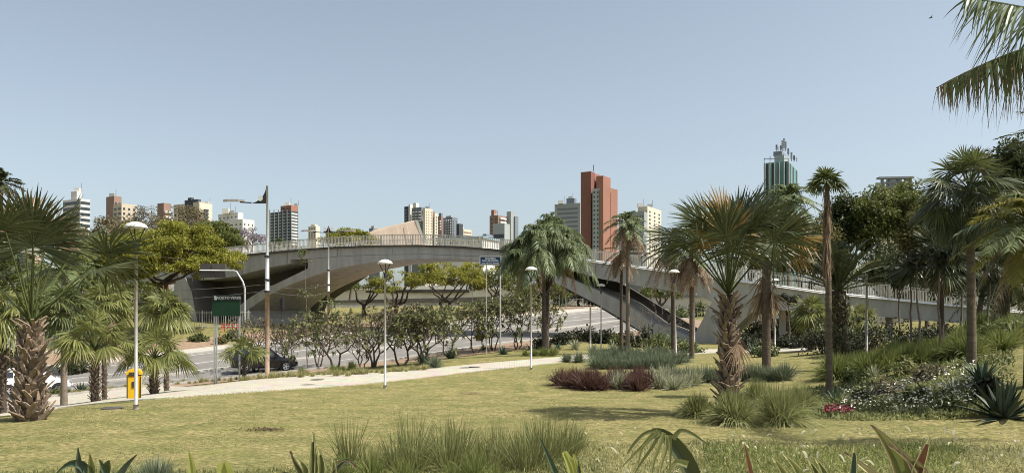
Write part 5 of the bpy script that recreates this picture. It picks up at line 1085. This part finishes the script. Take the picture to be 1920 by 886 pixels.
pts = [(x, float(np.interp(x, [60,100,230,300], [744,741,732,726]))-2+r0.normal()*2) for x in np.arange(66, 300, 9)] + [(x, float(np.interp(x, [100,300,500,700,800], [741,726,713,703,697]))-3+r0.normal()*1.5) for x in np.arange(300, 800, 11)] + [(x, 664+r0.normal()*2) for x in range(985, 1060, 12)]
clumps('verge_grass_clump', pts, mf, 'dry grass tuft on the verge between the stone path and the road', 'dry verge tufts beyond the path', 7, (.6, 1.3))
mh = [(tuft_mesh(1, 1, 650, 'grass_deep', 970+i, .026, .62, .7, 4), .8) for i in range(3)]
hp = []
for t in np.linspace(0, 1, 15):
    for v_ in (0, .5, 1): hp.append((1572+t*330+r0.normal()*8, np.interp(t, [0, .35, .7, 1], [712, 690, 668, 655])-v_*np.interp(t, [0, .5, 1], [8, 34, 46])+r0.normal()*3))
clumps('hill_grass_clump', hp, mh, 'long bright green arching grass covering the slope of the right hill', 'long grass on the right hill', 8, (.8, 1.35))
clumps('verge_grass_clump', [(985+i*17, 667) for i in range(4)]+[(640,697),(660,694),(625,699),(565,700),(100,742)], mh, 'bright green grass tuft beyond the path', 'bright green verge tufts', 9, (.45, .7))

# scattered ground cover that nobody could count
def field(name, n, px0, px1, py0, py1, h, m, label, width=.008, lean=.5, droop=.5, seg=3, seed=1, flower=None, cat=None, dens=None):
    r0 = np.random.default_rng(seed); xs = r0.uniform(px0, px1, n); ys = r0.uniform(0, 1, n)
    pa = [ground((px0+px1)/2, y, 3) for y in np.linspace(py0, py1, 12)]; dd = np.interp(ys, np.linspace(0, 1, 12), [p[1] for p in pa]) if dens is None else dens(r0, n)
    x = (xs-CX)/F*dd; P = np.stack([x, dd, T(x, dd)], -1)
    if flower: P[:, 2] += h*r0.uniform(.6, 1.05, n)
    a = r0.uniform(0, 6.28, n); tl = np.abs(r0.normal(0, lean, n)).clip(0, 1.3); D = np.stack([np.sin(tl)*np.cos(a), np.sin(tl)*np.sin(a), np.cos(tl)], -1); S = unit(np.cross(D, Zv)+r0.normal(0, .3, (n, 3)))
    cl = np.sin(x*1.9+1.3*np.sin(dd*1.1))*.5+.5; cl = .55+.45*cl
    q = MB(); q.blades(P-Zv*(.02 if not flower else 0), D, S, (h if not flower else flower)*r0.uniform(.5, 1.2, n)*cl, width*r0.uniform(.7, 1.3, n), droop, seg, [.8, 1, .7, .1] if not flower else [.6, 1, 1, .6]); return tag(q.build(name, m), label, kind='stuff')
near_d = lambda a, b: (lambda r0, n: r0.uniform(a, b, n))
field('lawn_tufts', 9000, -150, 2070, 0, 0, .07, 'grass_deep', 'small darker tufts and weeds in the lawn', .022, .9, .3, 2, 22, dens=lambda r0, n: 9.5+22*r0.uniform(0, 1, n)**1.2)
field('lawn_grass', 230000, -150, 2070, 0, 0, .06, 'lawn_blade', 'short dry lawn grass', .014, .95, .3, 2, 1, dens=lambda r0, n: 9.5+15*r0.uniform(0, 1, n)**1.3)
field('fallen_leaves', 420, -100, 2000, 0, 0, .035, 'dead', 'scattered small dry leaves on the lawn', .05, 1.2, .2, 2, 21, dens=near_d(10, 24))
field('pale_grass', 24000, 1080, 1960, 0, 0, .40, 'grass_pale', 'pale feathery grass at the lower right', .014, .6, .6, 4, 2, dens=near_d(8.5, 14.2))
field('pale_grass', 9000, 1320, 1800, 0, 0, .50, 'grass_deep', 'greener grass patch at the lower right', .014, .5, .6, 4, 3, dens=near_d(10.0, 13.4))
field('grass_plumes', 130, 1060, 1960, 0, 0, .38, 'plume', 'pale nodding grass plumes', .035, .9, .9, 4, 4, flower=.16, dens=near_d(9, 14.5))
field('low_grass', 9000, -40, 640, 0, 0, .30, 'grass_olive', 'dry rough grass along the lower left edge', .012, .5, .5, 4, 5, dens=near_d(9.5, 11.8))
field('low_grass', 9000, 620, 1130, 0, 0, .30, 'grass_olive', 'rough grass between the wispy clumps', .012, .5, .5, 4, 6, dens=near_d(9.5, 12.6))
field('ground_cover', 900, 820, 1060, 0, 0, .10, 'grass_red', 'dry reddish ground cover under the wispy clumps', .05, .9, .3, 2, 7, dens=near_d(10.6, 12))
field('flower_bed_leaves', 9000, 1570, 1850, 0, 0, .42, 'grass_green', 'leafy ground cover of the flower bed', .034, .6, .5, 3, 8, dens=near_d(17.9, 24))
field('flower_bed_leaves', 5000, 1500, 1900, 0, 0, .40, 'shrub', 'darker leaves among the flowers', .04, .7, .5, 3, 9, dens=near_d(18.2, 25))
field('white_flowers', 800, 1575, 1830, 0, 0, .40, 'flower_white', 'small white flowers of the bed', .06, 1.2, 0, 2, 10, flower=.045, dens=near_d(18, 21.5))
field('pink_flowers', 260, 1545, 1600, 0, 0, .20, 'flower_pink', 'deep pink low flowers before the slender palm', .05, 1.0, 0, 2, 11, flower=.06, dens=near_d(18.2, 19.6))
field('verge_cover', 12000, 80, 1040, 0, 0, .16, 'grass_olive', 'dry ground cover between path and road', .014, .7, .4, 2, 12, dens=None) if False else None

# foreground leaves close to the camera
def ribbon(q, pts, d, fold=.35, ddepth=0):
    """one broad leaf: pts = (px, py, width px) from root to tip at distance d"""
    P = np.array([W(x, y, d+ddepth*i/len(pts)) for i, (x, y, _) in enumerate(pts)]); wd = np.array([w_ for _, _, w_ in pts])*d/F
    t = np.linspace(0, len(pts)-1, 14); P = np.stack([np.interp(t, range(len(pts)), P[:, k]) for k in range(3)], -1); wd = np.interp(t, range(len(pts)), wd)
    for _ in range(3): P[1:-1] = (P[:-2]+2*P[1:-1]+P[2:])/4
    g = unit(np.gradient(P, axis=0)); s_ = unit(np.cross(g, np.array([0, 1., 0]))); n_ = np.cross(s_, g); k = len(P); v = []
    for i in range(k): v += [P[i]-s_[i]*wd[i]/2, P[i]+np.array([0, 1, 0])*wd[i]*fold, P[i]+s_[i]*wd[i]/2]
    q.add(v, [(3*i+j, 3*i+j+1, 3*i+j+4, 3*i+j+3) for i in range(k-1) for j in range(2)])
def fg_plant(name, label, d, leaves, cat='plant'):
    bx = np.mean([l[1][0][0] for l in leaves]); root = thing(name, (0, 0, 0), label, cat)
    z0 = at(bx, d)
    for m_, pts in leaves:
        x0, y0, w0 = pts[0]; q = MB(); gp = at(bx+(x0-bx)*.4, d); py_g = HZ-(gp[2]-CAMZ)*F/d
        full = [(bx+(x0-bx)*.4, py_g, w0*.7), ((bx+(x0-bx)*.4+x0)/2, (py_g+y0)/2, w0*.9)] + list(pts); ribbon(q, full, d, .3); lf_ = q.build('leaf', m_, root)
        if cat == 'agave plant' and w0 > 11:
            q = MB(); ribbon(q, [(x+w__*.46, y-1, max(1.6, w__*.14)) for x, y, w__ in full], d-.02, .2); ribbon(q, [(x-w__*.46, y-1, max(1.6, w__*.10)) for x, y, w__ in full], d-.02, .2)
            a_ = full[-1]; b_ = full[-2]; ribbon(q, [(a_[0]+(b_[0]-a_[0])*.35, a_[1]+(b_[1]-a_[1])*.35, 7), (a_[0]+(b_[0]-a_[0])*.1, a_[1]+(b_[1]-a_[1])*.1, 5), (a_[0]-2, a_[1]-2, 1.5)], d-.03, .2); q.build('margin', 'dead' if len(pts) > 3 else 'agave_edge', lf_)
    return root
fg_plant('agave', 'tall yellow green agave with red dry tips at the lower right corner', 4.6, cat='agave plant', leaves=[('fan_yellow', [(1705,890,44),(1678,850,30),(1655,815,15),(1634,797,2)]),('red_blade', [(1716,890,26),(1730,858,20),(1744,818,3)]),('fan_yellow', [(1745,900,24),(1722,872,20),(1690,850,8),(1665,832,2)]),('agave_edge', [(1660,905,20),(1630,880,14),(1600,860,6),(1585,848,2)])])
fg_plant('agave', 'row of pointed yellow green leaf tips at the bottom right of centre', 4.4, cat='agave plant', leaves=[('fan_yellow', [(1480,905,18),(1468,880,12),(1449,857,2)]),('fan_yellow', [(1510,905,20),(1495,875,14),(1469,850,2)]),('fan_mid', [(1540,905,16),(1530,882,10),(1517,862,2)]),('fan_mid', [(1555,905,16),(1545,880,10),(1530,860,2)]),('agave', [(1598,905,16),(1602,870,14),(1602,836,2)]),('red_blade', [(1412,905,10),(1405,870,8),(1396,832,2)])])
rt = fg_plant('palm_seedling', 'large dark arching palm leaf hanging over the lawn in the bottom foreground', 4.2, [('fan_blue', [(1312,905,30),(1290,868,34),(1265,830,30),(1240,808,20),(1222,806,8)])])
q = MB()
for pts in ([(1240,808,10),(1215,825,7),(1190,850,5),(1168,872,2)],[(1238,808,9),(1225,835,6),(1205,862,5),(1190,886,2)],[(1245,810,9),(1236,838,6),(1224,868,5),(1222,892,2)],[(1228,806,8),(1205,812,6),(1185,835,5),(1176,850,2)],[(1252,815,9),(1249,845,6),(1240,870,4),(1238,885,2)],
            [(1262,822,10),(1275,803,8),(1300,812,6),(1330,836,2)],[(1255,815,9),(1258,840,5),(1256,868,4),(1255,880,1)],[(1234,806,8),(1215,820,6),(1200,846,5),(1196,872,2)],[(1290,870,14),(1268,862,10),(1255,880,6),(1245,905,3)]): ribbon(q, pts, 4.15, .2)
tag(q.build('leaf_segments', 'grass_olive', rt), 'drooping dark leaf strips')
fg_plant('agave', 'upright striped agave with curling leaves in the front bed left of centre', 6.5, cat='agave plant', leaves=[('fan_yellow', [(590,905,20),(589,860,17),(587,810,2)]),('agave', [(583,905,14),(586,855,12),(588,812,2)]),('fan_mid', [(600,905,18),(606,870,12),(598,842,3)]),('fan_mid', [(575,905,18),(560,880,12),(548,858,4),(545,846,2)]),('agave', [(615,905,16),(636,868,10),(655,858,8),(667,876,3)]),('fan_yellow', [(580,905,18),(572,872,12),(560,862,3)]),('agave_dark', [(566,905,18),(545,890,12),(515,884,3)]),('fan_yellow', [(620,905,16),(628,880,10),(624,858,2)])])
fg_plant('broadleaf_plant', 'arching broad dark leaves at the bottom left corner', 6.5, [('agave', [(180,905,22),(160,868,20),(135,862,12),(112,878,4),(104,890,2)]),('agave_dark', [(150,905,16),(148,870,14),(146,838,2)]),('fan_mid', [(190,905,22),(200,872,18),(205,862,3)]),('fan_yellow', [(170,905,14),(172,875,14),(168,850,3)]),('agave', [(205,905,14),(192,872,10),(186,860,2)]),('agave_dark', [(215,905,18),(235,872,10),(256,852,2)])])
fg_plant('yellow_blade_plant', 'two bright yellow green upright blades at the bottom left', 5.5, [('yellow_blade', [(362,905,16),(360,872,14),(354,846,3)]),('yellow_blade', [(424,905,34),(422,880,30),(418,866,18)])])
fg_plant('yellow_blade_plant', 'bright yellow green blades below the wispy grass at the bottom centre', 5.5, [('yellow_blade', [(1080,905,20),(1072,872,18),(1058,846,10)]),('agave', [(1050,905,12),(1035,868,9),(1012,820,2)]),('agave_dark', [(1088,905,8),(1086,880,6),(1084,862,1)]),('yellow_blade', [(1095,905,12),(1085,880,10),(1075,850,3)])])
p = ground(290, 912, 4); o = bpy.data.objects.new('blue_grass_clump', tuft_mesh(.42, .5, 700, 'grass_blue', 77, .012, .55, .2, 4)); COL.objects.link(o); o.location = p; tag(o, 'fine blue green tuft at the bottom left beside the broad dark leaves', 'grass clump')
# a small bird in the sky
q = MB(); c = W(1745, 34, 60); q.tube([c+(-.16,0,-.02), c+(-.05,0,.0), c+(.08,0,.03), c+(.16,0,.04)], [.01,.045,.04,.01], 6); q.prism([c+(-.05,-.02,.02), c+(.05,-.02,.02), c+(.0,-.3,.12)], (0,0,.01)); q.prism([c+(-.05,.02,.02), c+(.0,.3,.12), c+(.05,.02,.02)], (0,0,.01)); tag(q.build('bird', 'dark_metal'), 'tiny dark bird high in the clear sky at the upper right', 'bird')
# stray dry leaves on the lawn
for k, (px, py, lb) in enumerate([(497,806,'low reddish weed patch in the left half of the lawn'),(882,738,'dry reddish leaf litter patch near the middle of the lawn')]):
    p = ground(px, py); q = MB(); n = 160; r0 = np.random.default_rng(k); P = np.stack([r0.normal(0, .22, n), r0.normal(0, .14, n), np.full(n, .01)], -1); D = rnd_dirs(n, r0); D[:, 2] = abs(D[:, 2])*.6; q.blades(P, D, side_of(D), .08, .03, .2, 2); tag(q.build('weed_patch', 'grass_red' if k == 0 else 'dead', None, p), lb, kind='stuff')
